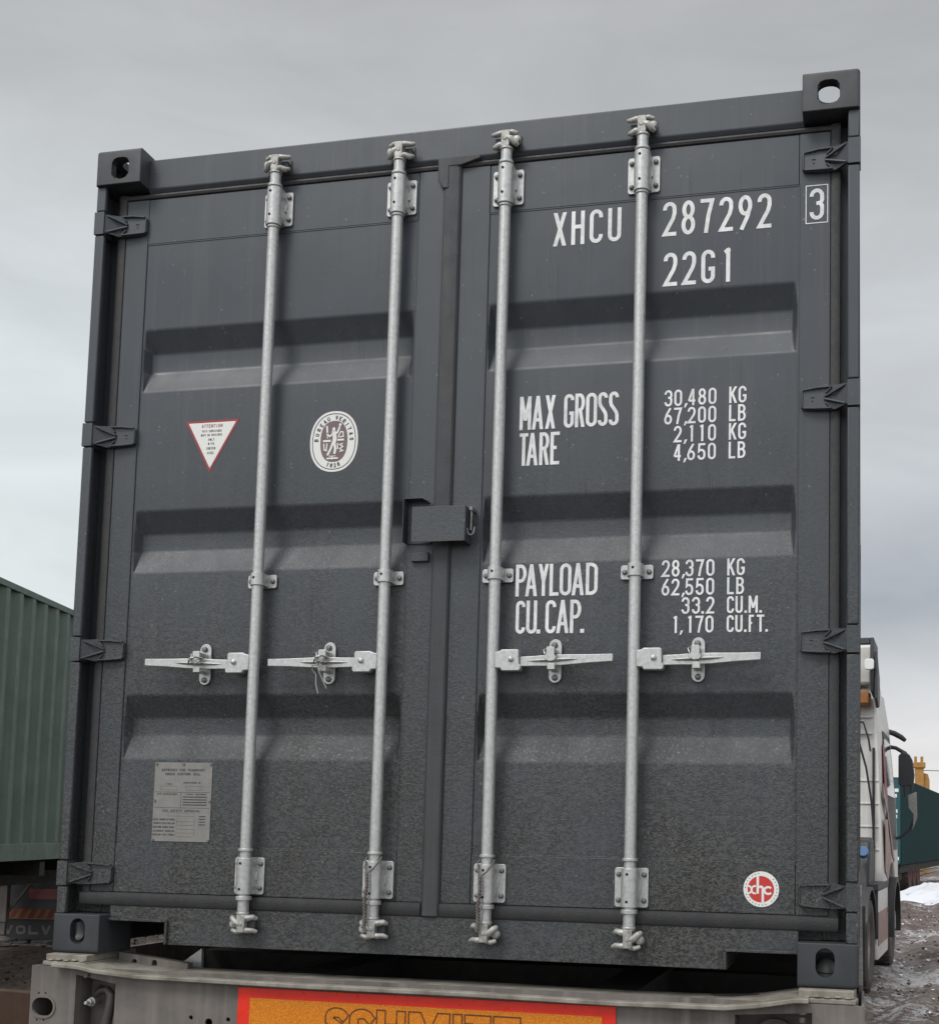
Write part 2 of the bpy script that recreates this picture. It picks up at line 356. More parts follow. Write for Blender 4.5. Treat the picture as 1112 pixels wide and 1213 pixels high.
# ---------------------------------------------------------------- stencil-like lettering made of strokes
def arc(cx,cz,rx,rz,a0,a1,n=9):
    return [(cx+rx*math.cos(R_(a0+(a1-a0)*i/n)),cz+rz*math.sin(R_(a0+(a1-a0)*i/n))) for i in range(n+1)]
def glyph(ch,w,h):
    """centre lines in a w x h box: ('p', points) polyline, ('d', p, q) slanted stroke cut level"""
    r=w/2; rz=min(r*1.15,h*.25); m=h*.5
    P=lambda *a:('p',[q for x in a for q in (x if isinstance(x,list) else [x])])
    D=lambda a,b:('d',a,b)
    C=P(arc(r,h-rz,r,rz,8,180),arc(r,rz,r,rz,180,352))
    g={
    'O':[('c',arc(r,h-rz,r,rz,0,180)+arc(r,rz,r,rz,180,360))],
    'C':[P((w,h-rz*1.25),arc(r,h-rz,r,rz,0,180),arc(r,rz,r,rz,180,360),(w,rz*1.25))],
    'G':[P((w,h-rz*1.2),arc(r,h-rz,r,rz,0,180),arc(r,rz,r,rz,180,360),(w,.42*h),(w*.55,.42*h))],
    'U':[P((0,h+.0),arc(r,rz,r,rz,180,360),(w,h))],
    'X':[D((0,0),(w,h)),D((w,0),(0,h))],
    'H':[P((0,0),(0,h)),P((w,0),(w,h)),P((0,.54*h),(w,.54*h))],
    'M':[P((0,0),(0,h)),P((w,0),(w,h)),D((w/2,h*.25),(0,h)),D((w/2,h*.25),(w,h))],
    'N':[P((0,0),(0,h)),P((w,0),(w,h)),D((w,0),(0,h))],
    'A':[D((0,0),(w/2,h)),D((w,0),(w/2,h)),P((w*.2,.26*h),(w*.8,.26*h))],
    'V':[D((w/2,0),(0,h)),D((w/2,0),(w,h))],
    'Y':[P((w/2,0),(w/2,.5*h)),D((w/2,.45*h),(0,h)),D((w/2,.45*h),(w,h))],
    'R':[P((0,0),(0,h)),P((0,h),(w-rz,h),arc(w-rz*.9,h*.755,rz*.9,h*.245,90,-90),(0,h*.51)),D((w,0),(w*.55,h*.5))],
    'P':[P((0,0),(0,h)),P((0,h),(w-rz,h),arc(w-rz*.9,h*.74,rz*.9,h*.26,90,-90),(0,h*.48))],
    'B':[P((0,0),(0,h)),P((0,h),(w-rz,h),arc(w-rz*.95,h*.77,rz*.85,h*.23,90,-90),(0,h*.54)),P((w*.4,h*.54),arc(w-rz*.9,h*.27,rz*.9,h*.27,90,-90),(0,0))],
    'D':[('c',[(0,0),(0,h)]+arc(w-rz*1.1,h-rz,rz*1.1,rz,90,0)+arc(w-rz*1.1,rz,rz*1.1,rz,0,-90))],
    'S':[P((w,h-rz*1.15),arc(r,h-rz,r,rz,0,180),(0,h*.72),(w*.12,h*.62),(w*.88,h*.38),(w,h*.28),arc(r,rz,r,rz,0,-180),(0,rz*1.15))],
    'T':[P((w/2,0),(w/2,h)),P((0,h),(w,h))],
    'E':[P((w,0),(0,0),(0,h),(w,h)),P((0,.52*h),(w*.8,.52*h))],
    'F':[P((0,0),(0,h),(w,h)),P((0,.52*h),(w*.8,.52*h))],
    'L':[P((0,h),(0,0),(w,0))],
    'K':[P((0,0),(0,h)),D((0,.36*h),(w,h)),D((w,0),(w*.35,.6*h))],
    'I':[P((w/2,0),(w/2,h))],
    'W':[D((w*.25,0),(0,h)),D((w*.25,0),(w/2,h)),D((w*.75,0),(w/2,h)),D((w*.75,0),(w,h))],
    'Z':[P((0,h),(w,h)),D((0,0),(w,h)),P((0,0),(w,0))],
    '1':[P((w*.6,0),(w*.6,h)),P((w*.6,h-.0),(w*.25,h*.93))],
    '2':[P((0,h-rz*1.15),arc(r,h-rz,r,rz,180,0),(w,h*.68),(w*.85,h*.5),(0,0),(w,0))],
    '3':[P((0,h-rz*1.05),arc(r,h-rz,r,rz,180,0),(w,h*.64),(w*.85,h*.54),(w*.45,h*.53)),P((w*.85,h*.52),(w,h*.42),arc(r,rz,r,rz,0,-180),(0,rz*1.05))],
    '4':[P((w*.75,0),(w*.75,h)),D((0,h*.25),(w*.7,h)),P((0,h*.25),(w*1.1,h*.25))],
    '5':[P((w*.95,h),(w*.12,h),(w*.05,h*.52),(w*.3,h*.61),(w*.6,h*.61),(w*.9,h*.52),(w,h*.38),arc(r,rz,r,rz,0,-180),(0,rz*1.05))],
    '6':[('c',arc(r,h*.27,r,h*.27,0,360,20)[:-1]),P((w*.8,h),(w*.25,h*.62),(w*.03,h*.34))],
    '7':[P((0,h),(w,h),(w*.62,h*.5),(w*.4,0))],
    '8':[('c',arc(r,h*.76,r*.88,h*.24,0,360,18)[:-1]),('c',arc(r,h*.26,r,h*.26,0,360,18)[:-1])],
    '9':[('c',arc(r,h*.73,r,h*.27,0,360,20)[:-1]),P((w*.2,0),(w*.75,h*.38),(w*.97,h*.66))],
    }
    g['0']=g['O']
    return g[ch]
def offset_line(pts,t,closed=False):
    n=len(pts); L_=[];R2=[]
    for i in range(n):
        p=Vector(pts[i])
        a=Vector(pts[i-1]) if (i>0 or closed) else None
        b=Vector(pts[(i+1)%n]) if (i<n-1 or closed) else None
        d1=(p-a).normalized() if a is not None and (p-a).length>1e-7 else None
        d2=(b-p).normalized() if b is not None and (b-p).length>1e-7 else None
        if d1 is None: d1=d2
        if d2 is None: d2=d1
        nn=Vector((-(d1+d2).y,(d1+d2).x))
        if nn.length<1e-5: nn=Vector((-d1.y,d1.x))
        nn.normalize(); k=t/2/max(.45,nn.dot(Vector((-d1.y,d1.x))))
        L_.append(p+nn*k); R2.append(p-nn*k)
    return L_,R2
def draw_glyph(mb,ch,x0,x1,z0,z1,t,y,lay=0):
    """outer box x0..x1, z0..z1, stroke t, painted on the plane y"""
    if ch in '.,':
        s_=t*1.15
        if ch=='.': poly=[(x0,z0),(x0+s_,z0),(x0+s_,z0+s_),(x0,z0+s_)]
        else: poly=[(x0-s_*.3,z0-s_*.75),(x0+s_*.35,z0-s_*.75),(x0+s_*1.25,z0+s_),(x0+s_*.25,z0+s_)]
        mb.add([(p[0],y,p[1]) for p in poly],[(0,1,2,3)]); return
    w=x1-x0-t; h=z1-z0-t
    for i,st in enumerate(glyph(ch,w,h)):
        yy=y-.00008*i
        if st[0]=='d':
            (ax,az),(bx,bz)=st[1],st[2]
            ext=lambda z_: z_-t/2 if z_<h*.02 else (z_+t/2 if z_>h*.98 else z_)
            za,zb=ext(az),ext(bz); sl=(bx-ax)/(bz-az)
            xa=ax; xb=bx
            hw=t/2*math.sqrt(1+sl*sl)
            q=[(xa-hw,za),(xa+hw,za),(xb+hw,zb),(xb-hw,zb)]
            mb.add([(x0+t/2+p[0],yy,z0+t/2+p[1]) for p in q],[(0,1,2,3)])
        else:
            pts=[]
            for p in st[1]:
                if not pts or (Vector(p)-Vector(pts[-1])).length>1e-6: pts.append(p)
            closed=st[0]=='c'
            if not closed:   # straight ends reach the outline box
                a,b=Vector(pts[0]),Vector(pts[1]); 
                if abs(a.y-h)<1e-6 or abs(a.y)<1e-6: pts[0]=tuple(a+(a-b).normalized()*t/2)
                a,b=Vector(pts[-1]),Vector(pts[-2])
                if abs(a.y-h)<1e-6 or abs(a.y)<1e-6: pts[-1]=tuple(a+(a-b).normalized()*t/2)
            A,B=offset_line(pts,t,closed); n=len(pts)
            vs=[(x0+t/2+p.x,yy,z0+t/2+p.y) for p in A]+[(x0+t/2+p.x,yy,z0+t/2+p.y) for p in B]
            fs=[(k,(k+1)%n,n+(k+1)%n,n+k) for k in range(n if closed else n-1)]
            mb.add(vs,fs)
def text(mb,s,x0,z0,h,cw,adv,t,y):
    x=x0
    for ch in s:
        if ch!=' ': draw_glyph(mb,ch,x,x+cw,z0,z0+h,t,y)
        x+=adv*(.5 if ch in '.,' else 1)
def text_c(mb,s,xc,z0,h,width,y,k=.16):
    """centred line of given total width"""
    n=len(s); adv=width/n; text(mb,s,xc-width/2+adv*.1,z0,h,adv*.78,adv,h*k,y)
# ================================================================ the shipping container
W,H,LEN=2.438,2.591,6.058
CON=thing('shipping_container','dark grey container with white XHCU lettering and closed doors, carried on the beige trailer','shipping container',(0,0,Z0))
DY=.065     # plane of the door sheets
FY=.062     # plane of the door frames

def casting(right,top,front=True):
    """hollow corner casting with an oval or shield shaped hole in each free face"""
    cw,cd,ch=.162,.178,.118
    x0=W-cw if right else 0; z0=H-ch if top else 0; y0=0 if front else LEN-cd
    bm=bmesh.new(); bmesh.ops.create_cube(bm,size=1)
    for v in bm.verts: v.co=Vector((x0+cw/2+v.co.x*cw,y0+cd/2+v.co.y*cd,z0+ch/2+v.co.z*ch))
    xo=W if right else 0; yo=0 if front else LEN; zo=H if top else 0
    es=[e for e in bm.edges if sum(abs(v.co.x-xo)<1e-5 for v in e.verts)==2 and (sum(abs(v.co.z-zo)<1e-5 for v in e.verts)==2 or sum(abs(v.co.y-yo)<1e-5 for v in e.verts)==2)]
    es+=[e for e in bm.edges if sum(abs(v.co.y-yo)<1e-5 for v in e.verts)==2 and sum(abs(v.co.z-zo)<1e-5 for v in e.verts)==2]
    bmesh.ops.bevel(bm,geom=es,offset=.011,segments=4,profile=.5,affect='EDGES')
    rest=[e for e in bm.edges if e.calc_face_angle(0)>1.2]
    bmesh.ops.bevel(bm,geom=rest,offset=.002,segments=1,profile=.5,affect='EDGES')
    me=bpy.data.meshes.new('corner_casting'); bm.to_mesh(me); bm.free(); me.materials.append(M['cast'])
    o=bpy.data.objects.new('corner_casting',me); COL.objects.link(o)
    th=.026; cs=[]
    # cavity
    c=MB().box(x0+th,x0+cw-th,y0+th,y0+cd-th,z0+th,z0+ch-th); cs.append(c.build('c'))
    cz=z0+ch/2+(-.006 if top else .008)
    # end hole
    cx_=(W-.0885) if right else .0885
    if top:
        hw,hh=.0315,.037; sh=[(cx_+a*hw,cz+b*hh) for a,b in ((-1,-.5),(-.72,-.85),(-.3,-1),(.3,-1),(.72,-.85),(1,-.5),(1,.55),(.75,.88),(.35,1),(-.35,1),(-.75,.88),(-1,.55))]
    else: sh=stadium(cx_,cz,.051,.079)
    c=MB(); c.prism(sh,'y',y0-.05 if front else y0+cd-th-.01,y0+th+.01 if front else y0+cd+.05); cs.append(c.build('c'))
    # side hole
    c=MB(); sy=y0+(.101 if front else cd-.101); c.prism(stadium(sy,cz,.051,.079),'x',xo-.05,xo+.05); cs.append(c.build('c'))
    # top/bottom hole
    c=MB(); c.prism(stadium(cx_,sy,.0635,.124),'z',zo-.05,zo+.05); cs.append(c.build('c'))
    booleans(o,cs); o.parent=CON
    for p in o.data.polygons: p.material_index=0
    return o
for r in (0,1):
    for t in (0,1):
        for f in (True,False): casting(r,t,f)

def mirror(x,right): return W-x if right else x
# corner posts: outer flange strip cut away at the hinges, recessed web, inner lip
HZ=(2.350,1.643,.947,.243)
for r in (0,1):
    mb=MB()
    edges=[.118]
    for z in reversed(HZ): edges+= [z-.041,z+.041]
    edges.append(H-.118)
    for i in range(0,len(edges),2):
        a,b=edges[i]+.0,edges[i+1]
        x=sorted((mirror(.001,r),mirror(.034,r)))
        mb.box(x[0],x[1],.012,.028,a,b)
    x=sorted((mirror(.003,r),mirror(.011,r))); mb.box(x[0],x[1],.0285,.100,.118,H-.118)
    x=sorted((mirror(.003,r),mirror(.10,r))); mb.box(x[0],x[1],.1005,.16,.118,H-.118)
    mb.build('corner_post','paint',CON,bevel=.004)
for r in (0,1):
    x=sorted((mirror(.0,r),mirror(.10,r))); MB().box(x[0],x[1],LEN-.16,LEN-.001,.118,H-.118).build('corner_post','paint',CON,bevel=.004)
# header above the doors
mb=MB(); mb.prism([(.162,H-.0135),(.0625,H-.0135),(.057,H-.0175),(.057,H-.115),(.067,H-.128),(.16,H-.128),(.16,H-.0135)][1:],'x',.158,W-.158)
mb.box(.160,W-.160,.1605,.30,H-.030,H-.016)
mb.box(.10,W-.10,.105,.1585,H-.15,H-.129)
mb.build('door_header','paint',CON,bevel=.003)
# sill with fork pocket cut-outs
y0,y1=.055,.16
pl,pr=(.162,.356,.100),(2.081,2.276,.0815)
mb=MB()
poly=[(.162,.100),(.356,.100),(.356,.032),(2.081,.032),(2.081,.0815),(2.276,.0815),(2.276,.146),(.162,.146)]
mb.prism(poly,'y',y0,y0+.012)
mb.box(.356,2.081,y0+.0125,.30,.032,.040)            # bottom flange
mb.box(.10,W-.10,.105,.16,.118,.146)
# raised rim round the openings
mb.box(.163,.365,y0-.011,y0-.0005,.100,.108); mb.box(.357,.365,y0-.011,y0-.0005,.033,.0995)
mb.box(2.072,2.275,y0-.011,y0-.0005,.082,.090); mb.box(2.072,2.080,y0-.011,y0-.0005,.033,.0815)
# pocket side sheets and roof
mb.box(.357,.362,y0+.0125,.42,.041,.100); mb.box(2.075,2.080,y0+.0125,.42,.041,.081)
mb.build('door_sill','paint',CON,bevel=.0015)
mb=MB(); mb.box(.03,W-.03,.1605,LEN-.02,.119,.14)
for i in range(18):
    yy=.5+i*.31
    if yy<LEN-.2: mb.box(.06,W-.06,yy,yy+.05,.02,.1185)
mb.build('floor','under',CON)
# side walls (corrugated), rails, roof, front wall
def corr(mb,axis,a,b,n0,z0,z1,depth=.036,per=.278):
    """vertical corrugation between a and b; n0 = outer plane, depth towards the inside (signed)"""
    t=a; pts=[]
    while t<b-1e-6:
        for d,k in ((0,0),(.072,0),(.140,1),(.212,1)):
            if t+d<b: pts.append((t+d,n0+depth*k))
        t+=per
    pts.append((b,n0))
    n=len(pts); P=(lambda p,z:(p[1],p[0],z)) if axis=='y' else (lambda p,z:(p[0],p[1],z))
    vs=[P(p,z0) for p in pts]+[P(p,z1) for p in pts]
    off=-.0025 if depth<0 else .0025
    vs+=[(v[0]+(off if axis=='y' else 0),v[1]+(off if axis!='y' else 0),v[2]) for v in vs]
    fs=[(i,i+1,n+i+1,n+i) for i in range(n-1)]+[(2*n+i,3*n+i,3*n+i+1,2*n+i+1) for i in range(n-1)]
    mb.add(vs,fs)
mb=MB(); corr(mb,'y',.17,LEN-.17,.006,.15,H-.06,.034); mb.build('side_wall','paint',CON,fix=False)
mb=MB(); corr(mb,'y',.17,LEN-.17,W-.006,.15,H-.06,-.034); mb.build('side_wall','paint',CON,fix=False)
for r in (0,1):
    x=sorted((mirror(.002,r),mirror(.06,r)))
    MB().box(x[0],x[1],.161,LEN-.161,H-.075,H-.012).build('top_rail','paint',CON,bevel=.004)
    x=sorted((mirror(.002,r),mirror(.05,r)))
    MB().box(x[0],x[1],.179,LEN-.179,.015,.165).build('bottom_rail','paint',CON,bevel=.003)
MB().box(.05,W-.05,.30,LEN-.12,H-.034,H-.016).build('roof_panel','paint',CON)
mb=MB(); corr(mb,'x',.16,W-.16,LEN-.01,.12,H-.03,-.034); mb.build('front_wall','paint',CON,fix=False)

# ---------------------------------------------------------------- doors
BANDS=((2.000,1.792),(1.400,1.198),(.806,.605))
def door(right):
    """frame of hollow sections round a corrugated sheet; x given for the left leaf"""
    if right: xa,xb,pa,pb=1.222,W-.083,1.329,W-.1715
    else: xa,xb,pa,pb=.083,1.216,.162,1.0985
    z0,z1,zs0,zs1=.187,2.443,.331,2.2895
    mb=MB()
    mb.box(xa,pa,FY,FY+.05,z0,z1); mb.box(pb,xb,FY,FY+.05,z0,z1)
    mb.box(pa+.0005,pb-.0005,FY+.0008,FY+.05,zs1,z1-.0005); mb.box(pa+.0005,pb-.0005,FY+.0008,FY+.05,z0+.0005,zs0)
    fr=mb.build('door','paint',CON,bevel=.0022)
    fr['label']='right door leaf with the container number and weights' if right else 'left door leaf with the triangle label and approval plate'
    # weld bead lines where the sheet meets the frame
    mb=MB(); D=.040
    zs=[zs1]; ys=[DY]
    for a,b in BANDS:
        zs+= [a,a-.069,b+.076,b]; ys+=[DY,DY+D,DY+D,DY]
    zs.append(zs0); ys.append(DY)
    ia,ib=pa-.002,pb+.002
    sl=.013
    # columns of the sheet: edge, edge of pressing, inner edge ... inner edge, edge of pressing, edge
    xs=[ia,pa+.005,pa+.005+sl,pb-.005-sl,pb-.005,ib]
    vs=[];n=len(xs)
    for z,y in zip(zs,ys):
        for i,x in enumerate(xs):
            vs.append((x,DY if i in (0,1,4,5) else y,z))
    fs=[(r*n+i,r*n+i+1,(r+1)*n+i+1,(r+1)*n+i) for r in range(len(zs)-1) for i in range(n-1)]
    mb.add(vs,fs)
    # back skin
    pn=mb.build('door_panel','paint',fr,smooth=50)
    b=pn.modifiers.new('bend','BEVEL'); b.width=.010; b.segments=4; b.limit_method='ANGLE'; b.angle_limit=R_(12)
    mb=MB(); mb.box(pa,pb,.109,.111,zs0,zs1); mb.build('door_lining','under',fr)
    mb=MB()   # sealed seam beads
    for z in (zs1-.0015,zs0+.0015): mb.box(pa+.002,pb-.002,DY-.0015,DY+.001,z-.0022,z+.0022)
    for x in (pa-.0005,pb+.0005): mb.box(x-.0016,x+.0016,FY-.0012,FY+.002,zs0,zs1)
    mb.build('seam_bead','paint',fr,bevel=.0009)
    # gaskets
    mb=MB()
    def bulge(a,b,yf,yb,k=8):
        pts=[(a,yb),(b,yb)]
        for i in range(k+1):
            t=math.pi*i/k; t=min(max(t,1e-6),math.pi-1e-6); pts.append(((a+b)/2+(b-a)/2*math.cos(t),yf+(.006)*(1-math.sin(t)**.5)))
        return pts
    xo=sorted((mirror(.054,right),mirror(.0825,right)))
    mb.prism(bulge(xo[0],xo[1],.058,.11),'z',.150,2.462)
    X0,X1=(1.2395,W-.055) if right else (.055,1.180)
    top=[(FY+.04,2.4435),(FY+.04,2.4625),(FY+.004,2.4625),(FY-.004,2.458),(FY-.006,2.452),(FY-.003,2.4455),(FY+.003,2.4435)]
    mb.prism(top,'x',X0,X1)
    bot=[(FY+.04,.1865),(FY-.006,.1865),(FY-.0125,.1835),(FY-.0135,.176),(FY-.0125,.152),(FY-.008,.1465),(FY+.04,.1465)]
    mb.prism(bot,'x',X0,X1)
    gk=mb.build('door_gasket','gasket',fr,smooth=40)
    if right:   # overlapping gasket over the gap between the leaves, with its mitred head
        mb=MB(); mb.prism([(1.181,.064),(1.181,.056),(1.186,.050),(1.200,.0475),(1.222,.0475),(1.232,.050),(1.2385,.057),(1.2385,.064)],'z',.147,2.4500)
        mb.prism([(1.162,2.4745),(1.165,2.40),(1.181,2.375),(1.200,2.375),(1.200,2.445),(1.238,2.445),(1.30,2.4625),(1.30,2.4745)],'y',.0455,.0560)
        o=mb.build('centre_gasket','seam',fr,bevel=.003)
    # hinges: blade with raised rims and an arrow rib, knuckle set into the post
    for z in HZ: hinge(fr,right,z)
    return fr
def hinge(fr,right,z):
    X=lambda x: mirror(x,right)
    mb=MB()
    # blade section follows from the knuckle (proud) back to the stile
    prof=[(.030,.0300,.0125),(.048,.0320,.026),(.066,.0350,.042),(.090,.0345,.047),(.152,.0300,.0500),(.163,.0230,.0520)]
    vs=[]
    for x,hh,y in prof:
        for s_ in (-1,1):
            vs.append((X(x),y,z+s_*hh)); vs.append((X(x),y+.012,z+s_*hh))
    n=4;fs=[]
    for i in range(len(prof)-1):
        a,b=i*n,(i+1)*n
        fs+=[(a,b,b+2,a+2),(a+1,a+3,b+3,b+1),(a,a+1,b+1,b),(a+2,b+2,b+3,a+3)]
    fs+=[(0,2,3,1),(len(vs)-4,len(vs)-3,len(vs)-1,len(vs)-2)]
    mb.add(vs,fs)
    # knuckle
    x=sorted((X(-.0015),X(.0335))); mb.box(x[0],x[1],.009,.060,z-.0375,z+.0375)
    # rims
    def rib(p,q,w=.0038,up=.0055):
        (ax,ay,az),(bx,by,bz)=p,q
        a=Vector((X(ax),ay,az)); b=Vector((X(bx),by,bz)); d=(b-a).normalized(); pr=Vector((-d.z,0,d.x)).normalized()*w
        o=Vector((0,-up,0)); q_=Vector((0,.004,0))
        vs=[a+pr+q_,a-pr+q_,b-pr+q_,b+pr+q_,a+pr*.5+o,a-pr*.5+o,b-pr*.5+o,b+pr*.5+o]
        mb.add(vs,[(0,1,2,3),(4,7,6,5),(0,4,5,1),(1,5,6,2),(2,6,7,3),(3,7,4,0)])
    yy=lambda x: .0125+(x-.03)/.036*.0295 if x<.066 else .042+(x-.066)*.09
    for s_ in (-1,1):
        rib((.078,yy(.078),z+s_*.031),(.118,yy(.118)-.002,z+s_*.030)); rib((.118,yy(.118)-.002,z+s_*.030),(.158,yy(.155),z+s_*.026))
        rib((.040,yy(.040),z+s_*.027),(.098,yy(.098),z+s_*.003),.0042,.005)
        rib((.078,yy(.078),z+s_*.031),(.094,yy(.094),z+s_*.014),.003,.004)
    rib((.160,yy(.158),z-.024),(.160,yy(.158),z+.024),.003,.003)
    # faint cast mark
    rib((.126,yy(.126),z+.004),(.137,yy(.137),z+.004),.0012,.0012); rib((.130,yy(.13),z-.006),(.134,yy(.134),z-.006),.003,.0012)
    mb.build('hinge','paint',fr,bevel=.0016)
DL=door(False); DR=door(True)

# ---------------------------------------------------------------- lettering
TY=DY-.0012
def rows(name,fn,parent=DR,m='white'):
    mb=MB(); fn(mb); o=mb.build(name,m,parent,fix=False); return o
c=.0405; a=.0558
def run(name,chars,x0,step,z0,z1): rows(name,lambda mb:[draw_glyph(mb,ch,x0+i*step,x0+i*step+c,z0,z1,.0118,TY) for i,ch in enumerate(chars)])
run('owner_code','XHCU',1.5318,.0562,2.1665,2.2715)
run('serial_number','287292',1.8665,a,2.1685,2.2735)
run('size_code','22G1',1.871,a,2.0145,2.1165)
def chk(mb):
    y=FY-.0012
    draw_glyph(mb,'3',2.2955,2.3365,2.1785,2.2725,.0112,y)
    a,b,c,d,t=2.2840,2.3478,2.1678,2.2835,.0026
    for q in ((a,b,c,c+t),(a,b,d-t,d),(a,a+t,c+t,d-t),(b-t,b,c+t,d-t)): mb.add([(q[0],y,q[2]),(q[1],y,q[2]),(q[1],y,q[3]),(q[0],y,q[3])],[(0,1,2,3)])
rows('check_digit',chk)
def word(items,px0,wx0,k,z0,z1):
    rows('weight_heading',lambda mb:[draw_glyph(mb,ch,wx0+(a-px0)*k,wx0+(b-px0)*k,z0,z1,.0102,TY) for ch,a,b in items])
k=.0003498
word([('M',120,222),('A',230,330),('X',347,435),('G',510,598),('R',607,692),('O',702,798),('S',806,890),('S',900,985)],120,1.4413,k,1.6012,1.7040)
word([('T',117,193),('A',180,280),('R',293,380),('E',390,470)],117,1.4430,k,1.4912,1.5908)
k=.0003465
word([('P',82,178),('A',168,273),('Y',283,373),('L',381,462),('O',470,572),('A',576,681),('D',697,800)],82,1.4422,k,1.0953,1.1912)
word([('C',80,165),('U',174,268),('.',266,292),('C',342,435),('A',439,545),('P',557,653),('.',647,682)],80,1.4450,k,.9835,1.0822)
S=[0,.0290,.0560,.0690,.0992,.1292]; U=[.1892,.2162]; cw=.0232; nt_=.0063; nx0=1.8797; nh=.0492
kg=[('K',U[0],U[0]+.0225),('G',U[1],U[1]+.0228)]; lb=[('L',U[0],U[0]+.0190),('B',U[1]-.001,U[1]+.0215)]
def figure(slots,unit,z):
    def fn(mb):
        for ch,a in slots: draw_glyph(mb,ch,nx0+a,nx0+a+cw,z,z+nh,nt_,TY)
    def fu(mb):
        for ch,a,b in unit: draw_glyph(mb,ch,nx0+a,nx0+(b or a),z,z+nh,nt_,TY)
    rows('weight_figure',fn); rows('unit_mark',fu)
def sl_(t): return [(ch,S[6-len(t)+i]+(.004 if ch==',' else 0)) for i,ch in enumerate(t)]
figure(sl_('30,480'),kg,1.6492); figure(sl_('67,200'),lb,1.5952); figure(sl_('2,110'),kg,1.5405); figure(sl_('4,650'),lb,1.4852)
figure(sl_('28,370'),kg,1.1432); figure(sl_('62,550'),lb,1.0885)
figure((('3',.059),('3',.0890),('.',.1165),('2',.1302)),(('C',.1892,.2095),('U',.2136,.2345),('.',.2392,0),('M',.2508,.2768),('.',.2812,0)),1.0338)
figure((('1',.0300),(',',.0560),('1',.0720),('7',.0995),('0',.1285)),(('C',.1892,.2095),('U',.2136,.2345),('.',.2385,0),('F',.2515,.2660),('T',.2745,.2955),('.',.2985,0)),.9790)

# ---------------------------------------------------------------- stickers
def ell(cx,cz,a,b,y,n=40,p=2.0):
    out=[]
    for i in range(n):
        t=2*math.pi*i/n; c,s_=math.cos(t),math.sin(t)
        out.append((cx+a*math.copysign(abs(c)**(2/p),c),y,cz+b*math.copysign(abs(s_)**(2/p),s_)))
    return out
def poly(mb,pts): mb.add(pts,[tuple(range(len(pts)))])
def warn():
    mb=MB(); y=DY-.0009
    A,B,C_=(.3325,1.6855),(.5205,1.6865),(.4240,1.5165)
    mb.use('label_dred'); mb.prism([A,B,C_],'y',y,y+.0008)
    g=Vector(((A[0]+B[0]+C_[0])/3,(A[1]+B[1]+C_[1])/3))
    ins=[tuple(g+(Vector(p)-g)*.875) for p in (A,B,C_)]
    mb.use('label_white'); poly(mb,[(p[0],y-.0003,p[1]) for p in ins])
    mb.use('label_dred'); text_c(mb,'ATTENTION',.4265,1.6625,.0105,.074,y-.0006,.17)
    mb.use('black_print')
    for s_,z,w_,h_ in (('THIS CONTAINER',1.6475,.070,.0072),('MUST BE REPAIRED',1.6345,.074,.0072),('ONLY',1.6195,.022,.0078),('WITH',1.6055,.022,.0078),('CORTEN',1.5905,.032,.0082),('STEEL',1.5755,.025,.0082)):
        text_c(mb,s_,.4255,z,h_,w_,y-.0006,.17)
    mb.build('warning_label',None,DL,fix=False)
warn()
